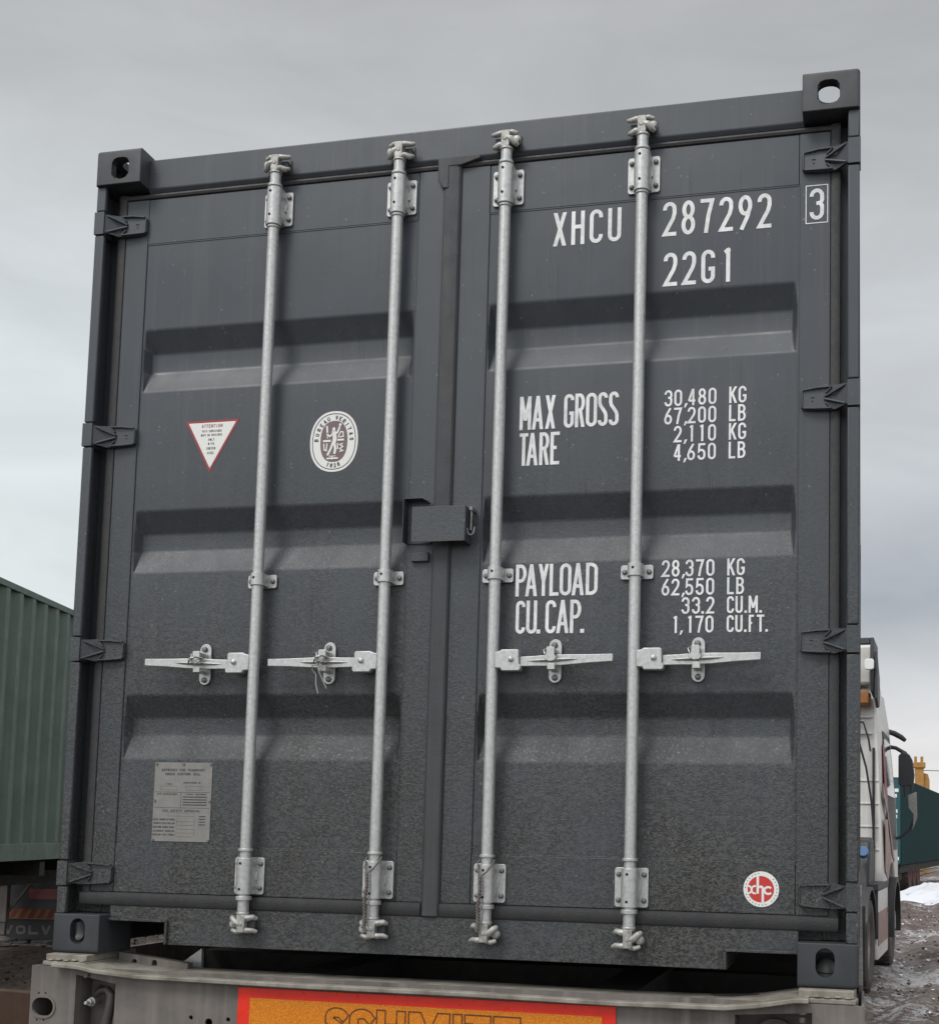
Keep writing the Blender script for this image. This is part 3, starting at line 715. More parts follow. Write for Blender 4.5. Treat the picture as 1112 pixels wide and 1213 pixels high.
def emblem():
    mb=MB(); y=DY-.0009; cx,cz=.8447,1.5965
    mb.use('label_white'); mb.prism([(p[0],p[2]) for p in ell(cx,cz,.0795,.0965,0,48,2.25)],'y',y,y+.0008)
    mb.use('black_print')
    a=ell(cx,cz,.0725,.0895,y-.0003,48,2.25); b=ell(cx,cz,.0700,.0870,y-.0003,48,2.25); n=48
    mb.add(a+b,[(i,(i+1)%n,n+(i+1)%n,n+i) for i in range(n)])
    mb.use('emblem_brown'); poly(mb,ell(cx,cz,.0450,.0655,y-.0003,40,2.4))
    # curved lettering
    def around(s_,a0,a1,ra,rb,h,w_,flip=False):
        n=len(s_)
        for i,ch in enumerate(s_):
            if ch==' ': continue
            t=R_(a0+(a1-a0)*i/(n-1)); px,pz=cx+ra*math.cos(t),cz+rb*math.sin(t)
            g=MB(); draw_glyph(g,ch,-w_/2,w_/2,-h/2,h/2,h*.2,0)
            rot=math.atan2(math.sin(t)/rb,math.cos(t)/ra)-math.pi/2
            if flip: rot+=math.pi
            c,s2=math.cos(rot),math.sin(rot)
            mb.add([(px+v[0]*c-v[2]*s2,y-.0006+v[1],pz+v[0]*s2+v[2]*c) for v in g.v],g.f)
    mb.use('black_print')
    around('BUREAU VERITAS',176,4,.0585,.0760,.0130,.0085)
    around('1828',252,288,.0585,.0765,.0130,.0080,True)
    # pale figure and tools inside the brown field
    mb.use('label_white'); yy=y-.0006
    def st(pts,t): 
        A,B=offset_line(pts,t); n=len(pts)
        st.k+=1; q=yy-.00006*st.k
        mb.add([(cx+p.x,q,cz+p.y) for p in A]+[(cx+p.x,q,cz+p.y) for p in B],[(k,k+1,n+k+1,n+k) for k in range(n-1)])
    st.k=0
    st([(-.002,.034),(.003,.010),(-.001,-.010)],.013); st([(-.003,-.004),(-.010,-.024),(-.020,-.044)],.007); st([(.002,-.006),(.006,-.024),(.003,-.040)],.008)
    st([(.003,.022),(.012,.030),(.019,.048)],.006); st([(-.003,.026),(-.014,.016),(-.024,.024)],.005)
    poly(mb,ell(cx-.001,cz+.0385,.0052,.006,yy-.001,14)); poly(mb,ell(cx+.020,cz+.052,.0045,.0045,yy-.001,12))
    st([(-.0245,.050),(-.0225,.028)],.006); st([(-.0225,.026),(-.0215,.010)],.0028)
    st([(-.036,.002),(-.010,.002)],.0065); st([(.011,.004),(.034,.004)],.006)
    st([(.014,.014),(.022,.030),(.030,.028),(.031,.014),(.014,.013)],.0038)
    st([(-.033,-.006),(-.031,-.026),(-.024,-.029),(-.022,-.006)],.0042)
    st([(.013,-.006),(.014,-.026)],.004); st([(.031,-.008),(.021,-.011),(.031,-.018),(.021,-.024),(.031,-.031),(.020,-.033)],.0038)
    st([(-.022,-.054),(.016,-.054)],.005); st([(-.004,-.046),(-.004,-.058)],.0035); st([(-.014,-.047),(.008,-.047)],.0022)
    mb.build('inspection_emblem',None,DL,fix=False)
emblem()
def plate():
    mb=MB(); y=DY-.0010; 
    x0,x1,z0,z1=.2872,.4842,.3480,.5935
    mb.use('plate'); mb.box(x0,x1,y-.0010,y+.0009,z0,z1)
    mb.use('black_print'); Y=y-.0014
    def ln(a,b,c,d): mb.add([(a,Y,c),(b,Y,c),(b,Y,d),(a,Y,d)],[(0,1,2,3)])
    ln(x0+.004,x1-.004,.5005,.5015); ln(x0+.004,x1-.004,.4520,.4530); ln(.381,.382,.4535,.500)
    for s_,xc,z,h_,w_ in (('APPROVED FOR TRANSPORT',.3855,.5660,.0078,.150),('UNDER CUSTOMS SEAL',.3850,.5535,.0078,.122),
        ('TYPE',.338,.5235,.0045,.018),('MANUFACTURERS NO',.417,.5285,.0045,.058),('DATE MANUFACTURED',.333,.4925,.0045,.070),
        ('TIMBER TREATMENT',.432,.4925,.0045,.074),('CSC SAFETY APPROVAL',.3850,.4395,.0072,.130)):
        text_c(mb,s_,xc,z,h_,w_,Y,.19)
    for i,s_ in enumerate(('DATE MANUFACTURED','IDENTIFICATION NO','MAXIMUM GROSS MASS','ALLOWABLE STACKING','RACKING TEST FORCE')):
        text_c(mb,s_,.327,.4130-i*.0118,.0056,.074,Y,.22)
        for a,b,c,d in ((.370,.432,.4100-i*.0118,.4106-i*.0118),(.370,.3706,.4106-i*.0118,.4206-i*.0118),(.4314,.432,.4106-i*.0118,.4206-i*.0118)): ln(a,b,c,d)
    for a,b,c,d in ((.310,.368,.5075,.5195),(.396,.452,.5075,.5195),(.340,.430,.4265,.4365)):
        for q in ((a,b,c,c+.0006),(a,b,d,d+.0006),(a,a+.0006,c+.0006,d),(b-.0006,b,c+.0006,d)): ln(*q)
    for z in (.4850,.4765,.4685,.4605): ln(.388,.470,z,z+.0030)
    for z in (.425,.4165,.408,.3995): ln(.446,.468,z,z+.003)
    for x,z in ((x0+.006,z1-.005),(.3855,z1-.005),(x1-.006,z1-.005),(x0+.005,.474),(x1-.005,.474),(x0+.004,z0+.004),(x1-.004,z0+.004)):
        mb.use('bolt'); mb.cyl((x,y-.005,z),(x,y,z),.0038,10)
    mb.build('approval_plate',None,DL,fix=False)
plate()
def logo():
    mb=MB(); y=FY-.0009; cx,cz=2.1730,.2560
    mb.use('label_white'); mb.prism([(p[0],p[2]) for p in ell(cx,cz,.0492,.0492,0,48)],'y',y,y+.0008)
    mb.use('label_red'); poly(mb,ell(cx-.001,cz,.0365,.0365,y-.0003,40))
    mb.use('label_white'); k=[0]
    def st(pts,t,closed=False):
        A,B=offset_line(pts,t,closed); n=len(pts); k[0]+=1; q=y-.0006-.00006*k[0]
        mb.add([(cx+p.x,q,cz+p.y) for p in A]+[(cx+p.x,q,cz+p.y) for p in B],[(i,(i+1)%n,n+(i+1)%n,n+i) for i in range(n if closed else n-1)])
    st([(-.0095,.0375),(-.0095,-.0125)],.0068)
    st([(-.0060,.004)]+arc(-.0010,.0015,.0055,.0055,120,0,6)+[(.0048,-.0375)],.0066)
    st(arc(.0195,-.003,.0105,.0095,40,320,14),.0058)
    st([(-.0385,.0085)]+arc(-.0350,-.0020,.0085,.0100,85,-85,10)+[(-.0385,-.0125)],.0048); st([(-.0140,.0085)]+arc(-.0180,-.0020,.0080,.0100,95,265,10)+[(-.0140,-.0125)],.0048)
    mb.use('black_print')
    for i in range(26):
        t=R_(100+i*12.5)
        if i%9==7: continue
        g=MB(); c,s_=math.cos(t),math.sin(t); px,pz=cx+.0435*c,cz+.0435*s_
        a=.0016; b=.0011
        mb.add([(px+u*-s_+v*c,y-.0004,pz+u*c+v*s_) for u,v in ((-a,-b),(a,-b),(a,b),(-a,b))],[(0,1,2,3)])
    mb.build('round_logo_sticker',None,DR,fix=False)
logo()

# ---------------------------------------------------------------- lock rods
RY=.026
def rod(x,right,kind):
    """vertical lock rod; s = side on which the handle lies"""
    s=1 if right else -1
    mb=MB(); mb.cyl((x,RY,.1425),(x,RY,2.4630),.0172,28)
    # necks and collars
    for a,b,r in ((2.284,2.292,.0205),(2.292,2.3065,.0245),(2.4195,2.4290,.0225),(2.4635,2.470,.0205),(.3245,.3330,.0225),(.1775,.1900,.0235),(.135,.142,.0195)): mb.cyl((x,RY,a),(x,RY,b),r,24)
    r_=mb.build('lock_rod','zinc',CON,bevel=.0015)
    # guide brackets
    def guide(zc,h):
        g=MB().use('zinc')
        g.prism(rrect(x-.0485,x+.0485,zc-h/2,zc+h/2,.008),'y',FY-.0065,FY-.0005)
        # half round housing
        pts=[(x-.0242,FY-.0066)]+[(x+.0242*math.cos(t)*1.0,RY-.0+(-.0235)*math.sin(t)) for t in [math.pi-i*math.pi/12 for i in range(13)]]+[(x+.0242,FY-.0066)]
        g.prism(pts,'z',zc-h*.487,zc+h*.487)
        for dx in (-.0365,.0365):
            for dz in (-.0365,.0365):
                g.use('bolt'); g.lathe([(0,-.0090),(.0050,-.0082),(.0073,-.0050),(.0078,0)],(x+dx,FY-.0066,zc+dz),'y',12)
        g.use('zinc')
        for dx in (-.0247,.0247):
            g.box(x+dx-.004,x+dx+.004,FY-.014,FY-.0066,zc-.012,zc+.012)
        gb=g.build('guide_bracket',None,r_,bevel=.0012)
        for dz in (.0385,-.0385):
            hb=MB(); hb.cyl((x-.004,RY-.0245,zc+dz),(x-.004,RY-.0200,zc+dz),.0040,12); hb.build('drain_hole','dark',r_)  # black disc on the housing, its colour stands for the hole's shade
        return gb
    guide(2.3605,.112); guide(.2500,.112)
    g=MB().use('zinc'); g.prism(rrect(x-.0480,x+.0480,1.1365,1.1785,.007),'y',FY-.0065,FY-.0005)
    zc=1.1575
    pts=[(x-.0225,FY-.0066)]+[(x+.0225*math.cos(t),RY-.0225*math.sin(t)) for t in [math.pi-i*math.pi/12 for i in range(13)]]+[(x+.0225,FY-.0066)]
    g.prism(pts,'z',zc-.019,zc+.019)
    g.use('bolt')
    for dx in (-.036,.036): g.lathe([(0,-.0080),(.0052,-.0074),(.0076,-.0045),(.0080,0)],(x+dx,FY-.0066,zc),'y',12)
    g.build('rod_clamp',None,r_,bevel=.0012)
    hb=MB(); hb.cyl((x-.003,RY-.0234,zc+.004),(x-.003,RY-.02,zc+.004),.0038,12); hb.build('drain_hole','dark',r_)
    # cams at both ends
    def cam_(zb,d):
        c=MB(); Z=lambda q: zb+d*q
        def bx(a,b,y0,y1,p,q): c.box(*(sorted((x+s*a,x+s*b))),y0,y1,*(sorted((Z(p),Z(q)))))
        c.cyl((x,RY,Z(-.012)),(x,RY,Z(.008)),.0165,20,r2=.0185)
        bx(-.014,.012,.008,.046,.004,.056)
        # curved claws
        def claw(pts,r):
            c.tube([(x+s*a,y,Z(q)) for a,y,q in pts],r,8)
        claw([(0,.020,.012),(-.020,.018,.013),(-.035,.024,.010),(-.043,.034,.016)],[.0115,.0105,.0090,.0065])
        claw([(0,.022,.046),(-.018,.018,.050),(-.036,.022,.049),(-.047,.030,.054)],[.0105,.0095,.0080,.0060])
        claw([(0,.020,.036),(.016,.014,.028),(.028,.018,.016),(.036,.026,.011)],[.0115,.0110,.0095,.0070])
        claw([(.002,.026,.052),(.018,.022,.055),(.034,.026,.050)],[.0090,.0080,.0065])
        c.cyl((x-.002*s,.006,Z(.030)),(x-.002*s,.012,Z(.030)),.007,10)
        c.lathe([(0,-.012),(.011,-.010),(.015,0),(.011,.012),(0,.014)],(x+s*.030,.032,Z(.033)),'y',12)
        c.build('cam','camz',r_,bevel=.0022)
        k=MB()
        k.box(*sorted((x-s*.038,x-s*.016)),.030,FY-.006,*sorted((Z(.020),Z(.042))))
        k.box(*sorted((x+s*.016,x+s*.036)),.030,FY-.006,*sorted((Z(.024),Z(.046))))
        k.box(x-.040,x+.040,FY-.010,.0565 if d>0 else .0545,*sorted((Z(.010),Z(.058))))
        k.build('cam_keeper','cast',CON,bevel=.004)
    cam_(2.4650,1); cam_(.1380,-1)
    # handle hub, bar and catch
    zh=.8985
    hb=MB()
    hb.prism([(x+s*.010,zh-.024),(x+s*.010,zh+.024),(x+s*.026,zh+.0275),(x+s*.030,zh+.0315),(x+s*.079,zh+.0315),(x+s*.083,zh+.027),(x+s*.083,zh-.012),(x+s*.089,zh-.016),(x+s*.089,zh-.028),(x+s*.084,zh-.0325),(x+s*.032,zh-.0325),(x+s*.027,zh-.024)],'y',.010,.040)
    hb.lathe([(0,-.0085),(.0058,-.0078),(.0085,-.004),(.0088,0)],(x+s*.060,.0098,zh+.002),'y',12)
    hb.build('handle_hub','zinc',r_,bevel=.003)
    hn=MB()
    prof=[(.084,.0145,.022),(.130,.0150,.022),(.165,.0165,.020),(.225,.0155,.017),(.290,.0125,.013),(.362,.0110,.008)]
    vs=[]
    zo=lambda a:-.0035+.0075*(a-.084)/.28 if kind!=2 else -.001-.0*(a)
    for a,hh,y in prof:
        q=zh+zo(a)
        vs+=[(x+s*a,y,q-hh),(x+s*a,y,q+hh),(x+s*a,y+.0085,q+hh),(x+s*a,y+.0085,q-hh)]
    fs=[(i*4+j,i*4+(j+1)%4,(i+1)*4+(j+1)%4,(i+1)*4+j) for i in range(5) for j in range(4)]+[(0,1,2,3),(23,22,21,20)]
    hn.add(vs,fs)
    # long stiffening ridge, lens shaped
    rg=[]
    for i in range(9):
        a=.108+i*(.262-.108)/8; k=math.sin(math.pi*i/8)**.6; q=zh+zo(a)
        yb=.022-.005*max(0,(a-.13)/.1) ; yb=max(.014,yb)
        rg.append([(x+s*a,yb+.002,q-.0022-.0055*k),(x+s*a,yb-.0015-.009*k,q+.001),(x+s*a,yb+.002,q+.0022+.0045*k)])
    vs=[p for r in rg for p in r]; fs=[(i*3,i*3+1,i*3+4,i*3+3) for i in range(8)]+[(i*3+1,i*3+2,i*3+5,i*3+4) for i in range(8)]
    hn.add(vs,fs)
    hn.build('handle','zinc',r_,bevel=.0018,fix=True)
    xc=x+s*.1815
    ct=MB().use('zinc')
    ct.prism(stadium(xc,zh+.0015,.038,.129),'y',FY-.0068,FY-.0005)
    ct.use('bolt'); ct.lathe([(0,-.0095),(.0062,-.0088),(.0090,-.005),(.0095,0)],(xc-.002,FY-.0070,zh+.048),'y',14)
    ct.lathe([(0,-.0085),(.0056,-.0078),(.0085,-.0045),(.009,0)],(xc,FY-.0070,zh-.048),'y',14)
    ct.use('zinc')
    # latch tab over the handle, and lower hook
    ct.prism([(xc-.013,zh+.036),(xc+.010,zh+.036),(xc+.010,zh+.014),(xc+.016,zh+.004),(xc+.010,zh-.004),(xc-.006,zh-.006),(xc-.020,zh+.001),(xc-.021,zh+.009),(xc-.014,zh+.016)],'y',.0015,.0060)
    ct.box(xc-.012,xc+.009,.0061,FY-.0070,zh+.020,zh+.032)
    ct.box(xc-.010,xc+.012,.0015,.0060,zh-.030,zh-.012); ct.box(xc-.010,xc+.012,.0061,FY-.0070,zh-.030,zh-.023)
    ct.tube([(xc-.020,.030,zh+.034),(xc-.024,.012,zh+.028),(xc-.018,.004,zh+.014)],.0025,6)
    ct.build('handle_catch',None,r_,bevel=.0014)
    return r_
RODS=[rod(.6280,False,1),rod(1.0440,False,2),rod(1.3890,True,3),rod(1.8085,True,4)]

# ---------------------------------------------------------------- lock box over the door gap
mb=MB(); a,b,c,d=1.1330,1.3005,1.2535,1.3610; t=.003
mb.box(a,b,0,t,c,d); mb.box(a+.001,b-.0003,t+.0002,FY-.002,d-t-.0003,d-.0003); mb.box(b-t-.0003,b-.0003,t+.0002,FY-.002,c+.0003,d-t-.0005)
for z in (.022,.085): mb.box(a+.02,a+.10,t+.0004,.020,c+z,c+z+.003)
BX=mb.build('lock_box','paint',CON,bevel=.0022)
mb=MB()
mb.prism([(1.0955,1.262),(1.0955,1.3915),(1.0995,1.3955),(1.157,1.3955),(1.170,1.3875),(1.170,1.3845),(1.157,1.3925),(1.1005,1.3925),(1.0985,1.3905),(1.0985,1.262)],'y',.022,FY-.001)
mb.box(1.0990,1.1750,FY-.005,FY-.0012,1.262,1.3840)
mb.build('hood','paint',BX,bevel=.001)
mb=MB(); mb.box(1.1160,1.1705,FY-.014,FY-.0012,1.2065,1.2340); mb.build('stop_plate','paint',BX,bevel=.002)
mb=MB(); hx=1.3100
mb.box(hx-.005,hx+.004,.024,FY-.001,1.352,1.362)
mb.tube([(hx,.030,1.356),(hx+.0005,.028,1.32),(hx,.028,1.291)],.0028,8)
mb.tube([(hx-.011,.026,1.298),(hx-.010,.026,1.286),(hx-.006,.026,1.279),(hx,.026,1.2765),(hx+.006,.026,1.279),(hx+.010,.026,1.286),(hx+.012,.026,1.300)],.0026,8)
mb.build('padlock_hook','zincd',BX,smooth=40)

# ---------------------------------------------------------------- ties and cords
def tie(x,zh,long,lab):
    s=-1; xc=x+s*.1815; mb=MB()
    random.seed(int(x*100))
    p=[]
    for i in range(26):
        t=i/25*math.pi*4.4
        p.append((xc-.004+.026*math.cos(t)*(1-.012*i)+.004*math.sin(3*t),-.006+.010*math.sin(t*2+1),zh+.006+.010*math.sin(t*1.5)))
    mb.tube(p,.0021,6)
    if long:
        mb.tube([(xc-.018,-.004,zh+.012),(xc-.010,-.010,zh-.010),(xc-.004,-.010,zh-.030),(xc+.004,-.006,zh-.050),(xc+.020,-.004,zh-.083)],.0021,6)
        mb.tube([(xc+.006,-.002,zh+.004),(xc-.012,-.010,zh-.014),(xc-.026,-.008,zh-.012),(xc-.028,-.004,zh-.026),(xc-.016,-.002,zh-.040),(xc-.014,-.004,zh-.070),(xc-.006,-.004,zh-.098)],.0021,6)
        mb.tube([(xc+.012,-.002,zh+.010),(xc-.002,-.008,zh-.004),(xc+.004,-.008,zh-.022),(xc-.004,-.006,zh-.034)],.0021,6)
    o=mb.build('wire_tie','wire',None,smooth=50,loc=(0,0,Z0)); tag(o,lab,'wire tie'); return o
tie(.6280,.8985,False,'short bent seal wire wrapped round the leftmost door handle')
tie(1.0440,.8985,True,'seal wire with two loose ends hanging from the second door handle')
def cord(x,lab):
    mb=MB(); 
    def twist(pts,r=.0032,turns=9):
        # two strands round a path
        P=[Vector(p) for p in pts]; n=60
        def at(t):
            k=t*(len(P)-1); i=min(int(k),len(P)-2); return P[i].lerp(P[i+1],k-i)
        for ph in (0,math.pi):
            mb.tube([at(i/n)+Vector((math.cos(i/n*turns*6.283+ph)*r,math.sin(i/n*turns*6.283+ph)*r,0)) for i in range(n+1)],r*1.05,6)
    f=-.004
    mb.tube([(x-.021,.024,.318),(x-.022,.010,.309),(x-.016,f,.288),(x-.010,f-.002,.272)],.0028,6)
    mb.tube([(x+.023,.024,.318),(x+.022,.008,.306),(x+.008,f,.284),(x-.008,f-.002,.272)],.0028,6)
    twist([(x-.010,f-.005,.274),(x-.007,f-.006,.235),(x-.013,f-.005,.190),(x-.014,.000,.150),(x-.016,-.004,.112)])
    o=mb.build('cord','rope',None,smooth=50,loc=(0,0,Z0)); tag(o,lab,'cord')
cord(1.0440,'brown twisted cord looped round the foot of the second lock rod from the left')
cord(1.3890,'brown twisted cord looped round the foot of the third lock rod from the left')
# ================================================================ ground
def ground():
    import numpy as np
    def axis(lo,hi,dlo,dhi,fine,coarse):
        a=[dlo]; 
        while a[-1]<dhi: a.append(a[-1]+fine)
        s=coarse; 
        while a[-1]<hi: a.append(min(hi,a[-1]+s)); s*=1.35
        s=coarse
        while a[0]>lo: a.insert(0,max(lo,a[0]-s)); s*=1.35
        return np.array(a)
    xs=axis(-600,600,-9,7,.075,.3); ys=axis(-200,900,3,30,.10,.4)
    X,Y=np.meshgrid(xs,ys)
    rs=np.random.RandomState(3)
    def vn(x,y,f,seed):
        # cheap value noise
        n=256; g=np.random.RandomState(seed).rand(n,n); x=x*f; y=y*f
        xi=np.floor(x).astype(int); yi=np.floor(y).astype(int); fx=x-xi; fy=y-yi
        fx=fx*fx*(3-2*fx); fy=fy*fy*(3-2*fy); G=lambda i,j:g[i%n,j%n]
        return (G(xi,yi)*(1-fx)+G(xi+1,yi)*fx)*(1-fy)+(G(xi,yi+1)*(1-fx)+G(xi+1,yi+1)*fx)*fy-.5
    k=np.exp(-((np.maximum(0,np.abs(X)-12)/25)**2))*np.exp(-((np.maximum(0,Y-40)/30)**2))
    Z=(vn(X+50,Y+50,.35,1)*.06+vn(X+50,Y,1.1,2)*.035+vn(X,Y+50,3.1,4)*.035+vn(X,Y,7.3,5)*.03)*k
    # wheel ruts running along the yard
    for c,wd in ((3.6,.22),(4.5,.25),(5.6,.3),(2.9,.2)):
        q=c+.5*vn(Y*0,Y,.25,int(c*10))+ (Y-12)*.06
        Z-=.06*np.exp(-((X-q)/wd)**2)*k; Z+=.035*np.exp(-((X-q-wd*1.7)/(wd*.6))**2)*k
    v=[(float(a),float(b),float(c)) for a,b,c in zip(X.ravel(),Y.ravel(),Z.ravel())]
    nx=len(xs); ny=len(ys)
    f=[(j*nx+i,j*nx+i+1,(j+1)*nx+i+1,(j+1)*nx+i) for j in range(ny-1) for i in range(nx-1)]
    me=bpy.data.meshes.new('ground'); me.from_pydata(v,[],f); me.materials.append(M['mud'])
    me.polygons.foreach_set('use_smooth',[True]*len(f))
    o=bpy.data.objects.new('ground',me); COL.objects.link(o); o['kind']='structure'
ground()
def snowbank(name,pts,seed,kind='structure'):
    """ploughed heap: outline ridge pts (x,y,height,half width)"""
    random.seed(seed); mb=MB(); n=26
    rows_=[]
    for x,y,h,wd in pts:
        row=[]
        for j in range(n+1):
            t=-1+2*j/n; q=(1-abs(t)**1.7)
            row.append((x+random.uniform(-.06,.06),y+t*wd+random.uniform(-.08,.08),max(-.06,h*q+random.uniform(-.05,.05)*h)-.04))
        rows_.append(row)
    vs=[p for r in rows_ for p in r]; m_=n+1
    mb.add(vs,[(i*m_+j,i*m_+j+1,(i+1)*m_+j+1,(i+1)*m_+j) for i in range(len(pts)-1) for j in range(n)])
    o=mb.build(name,'snow',None,smooth=80); o['kind']='structure'
pts=[]
for i in range(40):
    x=2.2+i*.16
    h=.28+ .32/(1+math.exp(-(x-4.0)*4.0)) + .05*math.sin(x*5)
    pts.append((x,31.2+.2*math.sin(x*2),.95*h*min(1,(i+1)/5),1.2+h*1.0))
snowbank('snow_bank',pts,5)

def crumbs(name,m,n,seed,s0,s1,xr,yr,label):
    random.seed(seed); mb=MB()
    for i in range(n):
        y=yr[0]+(yr[1]-yr[0])*random.random()**1.4; x=random.uniform(*xr); s_=random.uniform(s0,s1)*random.uniform(.5,1)
        vs=[]
        for a,b,c in ((1,0,0),(-1,0,0),(0,1,0),(0,-1,0),(0,0,.7),(0,0,-.5),(.6,.6,.4),(-.6,.6,.35),(.6,-.6,.35),(-.6,-.6,.4)):
            k=s_*random.uniform(.6,1.15); vs.append((x+a*k,y+b*k,.012+c*k))
        mb.add(vs,[(4,0,6),(4,6,2),(4,2,7),(4,7,1),(4,1,9),(4,9,3),(4,3,8),(4,8,0),(5,6,0),(5,2,6),(5,7,2),(5,1,7),(5,9,1),(5,3,9),(5,8,3),(5,0,8)])
    o=mb.build(name,m,None,smooth=50); tag(o,label,'ground cover',kind='stuff')
crumbs('snow_crumbs','snow',420,21,.015,.05,(2.6,8),(4,30),'white crumbs of snow scattered over the muddy yard')
crumbs('mud_clods','mud',1600,22,.015,.05,(2.6,8),(4,30),'brown clods of mud scattered over the yard at right')
crumbs('gravel','mud',2500,23,.015,.05,(-12,-1),(5,14),'loose brown gravel on the ground at the left edge')

# ================================================================ beige container trailer
TR=thing('container_trailer','dirty beige container trailer with red and orange marker board, under the dark grey container','trailer',(0,0,Z0))
# rear cross beam: face plate pierced by a slot on the left
by=-.05
mb=MB(); mb.box(-.0255,2.4535,by,by+.008,-.55,-.0365)
o=mb.build('rear_beam','trailer',TR)
cs=[MB().prism(stadium(.0205,-.1590,.073,.055),'y',by-.05,by+.05).build('c')]
for x,z in ((.003,-.1195),(.0265,-.1185),(.001,-.1995),(.024,-.199)): cs.append(MB().cyl((x,by-.05,z),(x,by+.05,z),.0032,10).build('c'))
for x,z,r in ((.5156,-.1660,.0065),(.5735,-.1775,.012),(.6355,-.1655,.0065)): cs.append(MB().cyl((x,by-.05,z),(x,by+.05,z),r,16).build('c'))
# open recess for the hooks
cs.append(MB().prism([(.128,-.058),(.262,-.080),(.262,-.56),(.128,-.56)],'y',by-.05,by+.05).build('c'))
cs.append(MB().prism([(2.115,-.075),(2.318,-.060),(2.318,-.56),(2.115,-.56)],'y',by-.05,by+.05).build('c'))
booleans(o,cs)
b=o.modifiers.new('bevel','BEVEL'); b.width=.002; b.segments=2; b.angle_limit=R_(40); b.limit_method='ANGLE'
mb=MB(); mb.prism([(a[0],a[1]) for a in stadium(.0205,-.1590,.086,.068,10)],'y',by-.0035,by-.0002)
rm=mb.build('slot_rim','trailer',TR); booleans(rm,[MB().prism(stadium(.0205,-.1590,.073,.055,10),'y',by-.05,by+.05).build('c')])
mb=MB()   # beam depth: sides, recess walls and back
mb.box(-.0250,-.0170,by+.0085,.30,-.55,-.037); mb.box(2.4445,2.4525,by+.0085,.30,-.55,-.037)
mb.box(.116,.1275,by+.0085,.035,-.55,-.045); mb.box(.2625,.272,by+.0085,.035,-.55,-.085)
mb.box(2.104,2.1145,by+.0085,.075,-.55,-.085); mb.box(2.3185,2.330,by+.0085,.075,-.55,-.045)
mb.box(.1165,.2720,.0355,.043,-.55,-.06); mb.box(2.105,2.330,.0755,.083,-.55,-.06)
mb.box(.2725,2.1035,.18,.19,-.45,-.075)
mb.build('beam_web','trailer',TR,bevel=.0015)
# top flange, cranked up to the bolsters
mb=MB()
def ribbon(path,y0,y1,th):
    top=path; bot=[(x,z-th) for x,z in reversed(path)]
    mb.prism(top+bot,'y',y0,y1)
fl=[(.062,-.0235),(.150,-.0275),(.205,-.0370),(.345,-.0470),(.9,-.0500),(1.38,-.0490),(1.79,-.0530),(2.09,-.0500),(2.175,-.0400),(2.275,-.0215),(2.31,-.021)]
ribbon([(x,z+.001) for x,z in fl],by-.034,.17,.0125)
o=mb.build('top_flange','trailer_top',TR,bevel=.0025)
mb=MB(); mb.box(.345,2.09,.05,.17,-.075,-.068)
mb.build('flange_stiffener','trailer',TR)
# corner bolsters and twist locks
for r in (0,1):
    mb=MB()
    X=lambda a,b: sorted((mirror(a,r),mirror(b,r)))
    x=X(.005,.152) if not r else (2.277,2.431)
    mb.box(x[0],x[1],by+.006,.235,-.0355,-.0225); mb.box(x[0]+.004,x[1]-.004,by+.016,.232,-.0220,-.0015)
    # small weld lumps
    for i in range(5): mb.box(x[0]+.018+i*.027,x[0]+.034+i*.027,by+.0005+.004,by+.016,-.0215+.002*(i%2),-.0165+.002*(i%2))
    bo=mb.build('corner_bolster','trailer_top',TR,bevel=.003)
    cx_=mirror(.0885,r)
    mb=MB(); mb.lathe([(.026,-.001),(.026,.030),(.030,.034),(.030,.044),(.022,.060),(.008,.070),(0,.071)],(cx_,.101,0),'z',18)
    mb.build('twist_lock','zincd',TR,smooth=40)
    # raised gusset running inwards, with lightening holes
    mb=MB(); x0,x1=X(.155,.42)
    mb.prism([(mirror(.160,r),-.036 if r else -.004),(mirror(.40,r),-.045 if r else -.030),(mirror(.40,r),-.30),(mirror(.160,r),-.30)],'y',.118,.150)
    g=mb.build('bolster_gusset','under' if r else 'trailer',TR)  # right gusset coloured near-black so the fork pocket looks unlit
    booleans(g,[MB().prism(stadium(mirror(a,r),-.038,.018,.030),'y',0,.4).build('c') for a in ((.215,.285) if not r else (.215,))])
    # longitudinal side rails and outriggers
    mb=MB(); x=X(-.012,.0)
    mb.box(*(x if not r else (2.4395,2.452)),.302,11.9,-.20,-.020) if not r else mb.box(2.4360,2.4495,.302,8.2,-.20,-.020)
    mb.build('side_rail','trailer',TR,bevel=.002)
# main longitudinal beams and crossmembers
mb=MB()
for x in (.66,1.66): mb.box(x,x+.14,.20,11.8,-.42,-.06)
mb.build('main_beam','under',TR)
mb=MB()
for i in range(9): mb.box(.02,2.42,.9+i*1.2,1.0+i*1.2,-.19,-.07)
mb.build('crossmember','under',TR)
# pale diagonal strut seen through the left fork pocket
mb=MB(); mb.prism([(.30,-.060),(.40,-.060),(.40,.0100)],'y',.20,.215); mb.build('side_strut','zinc',TR)
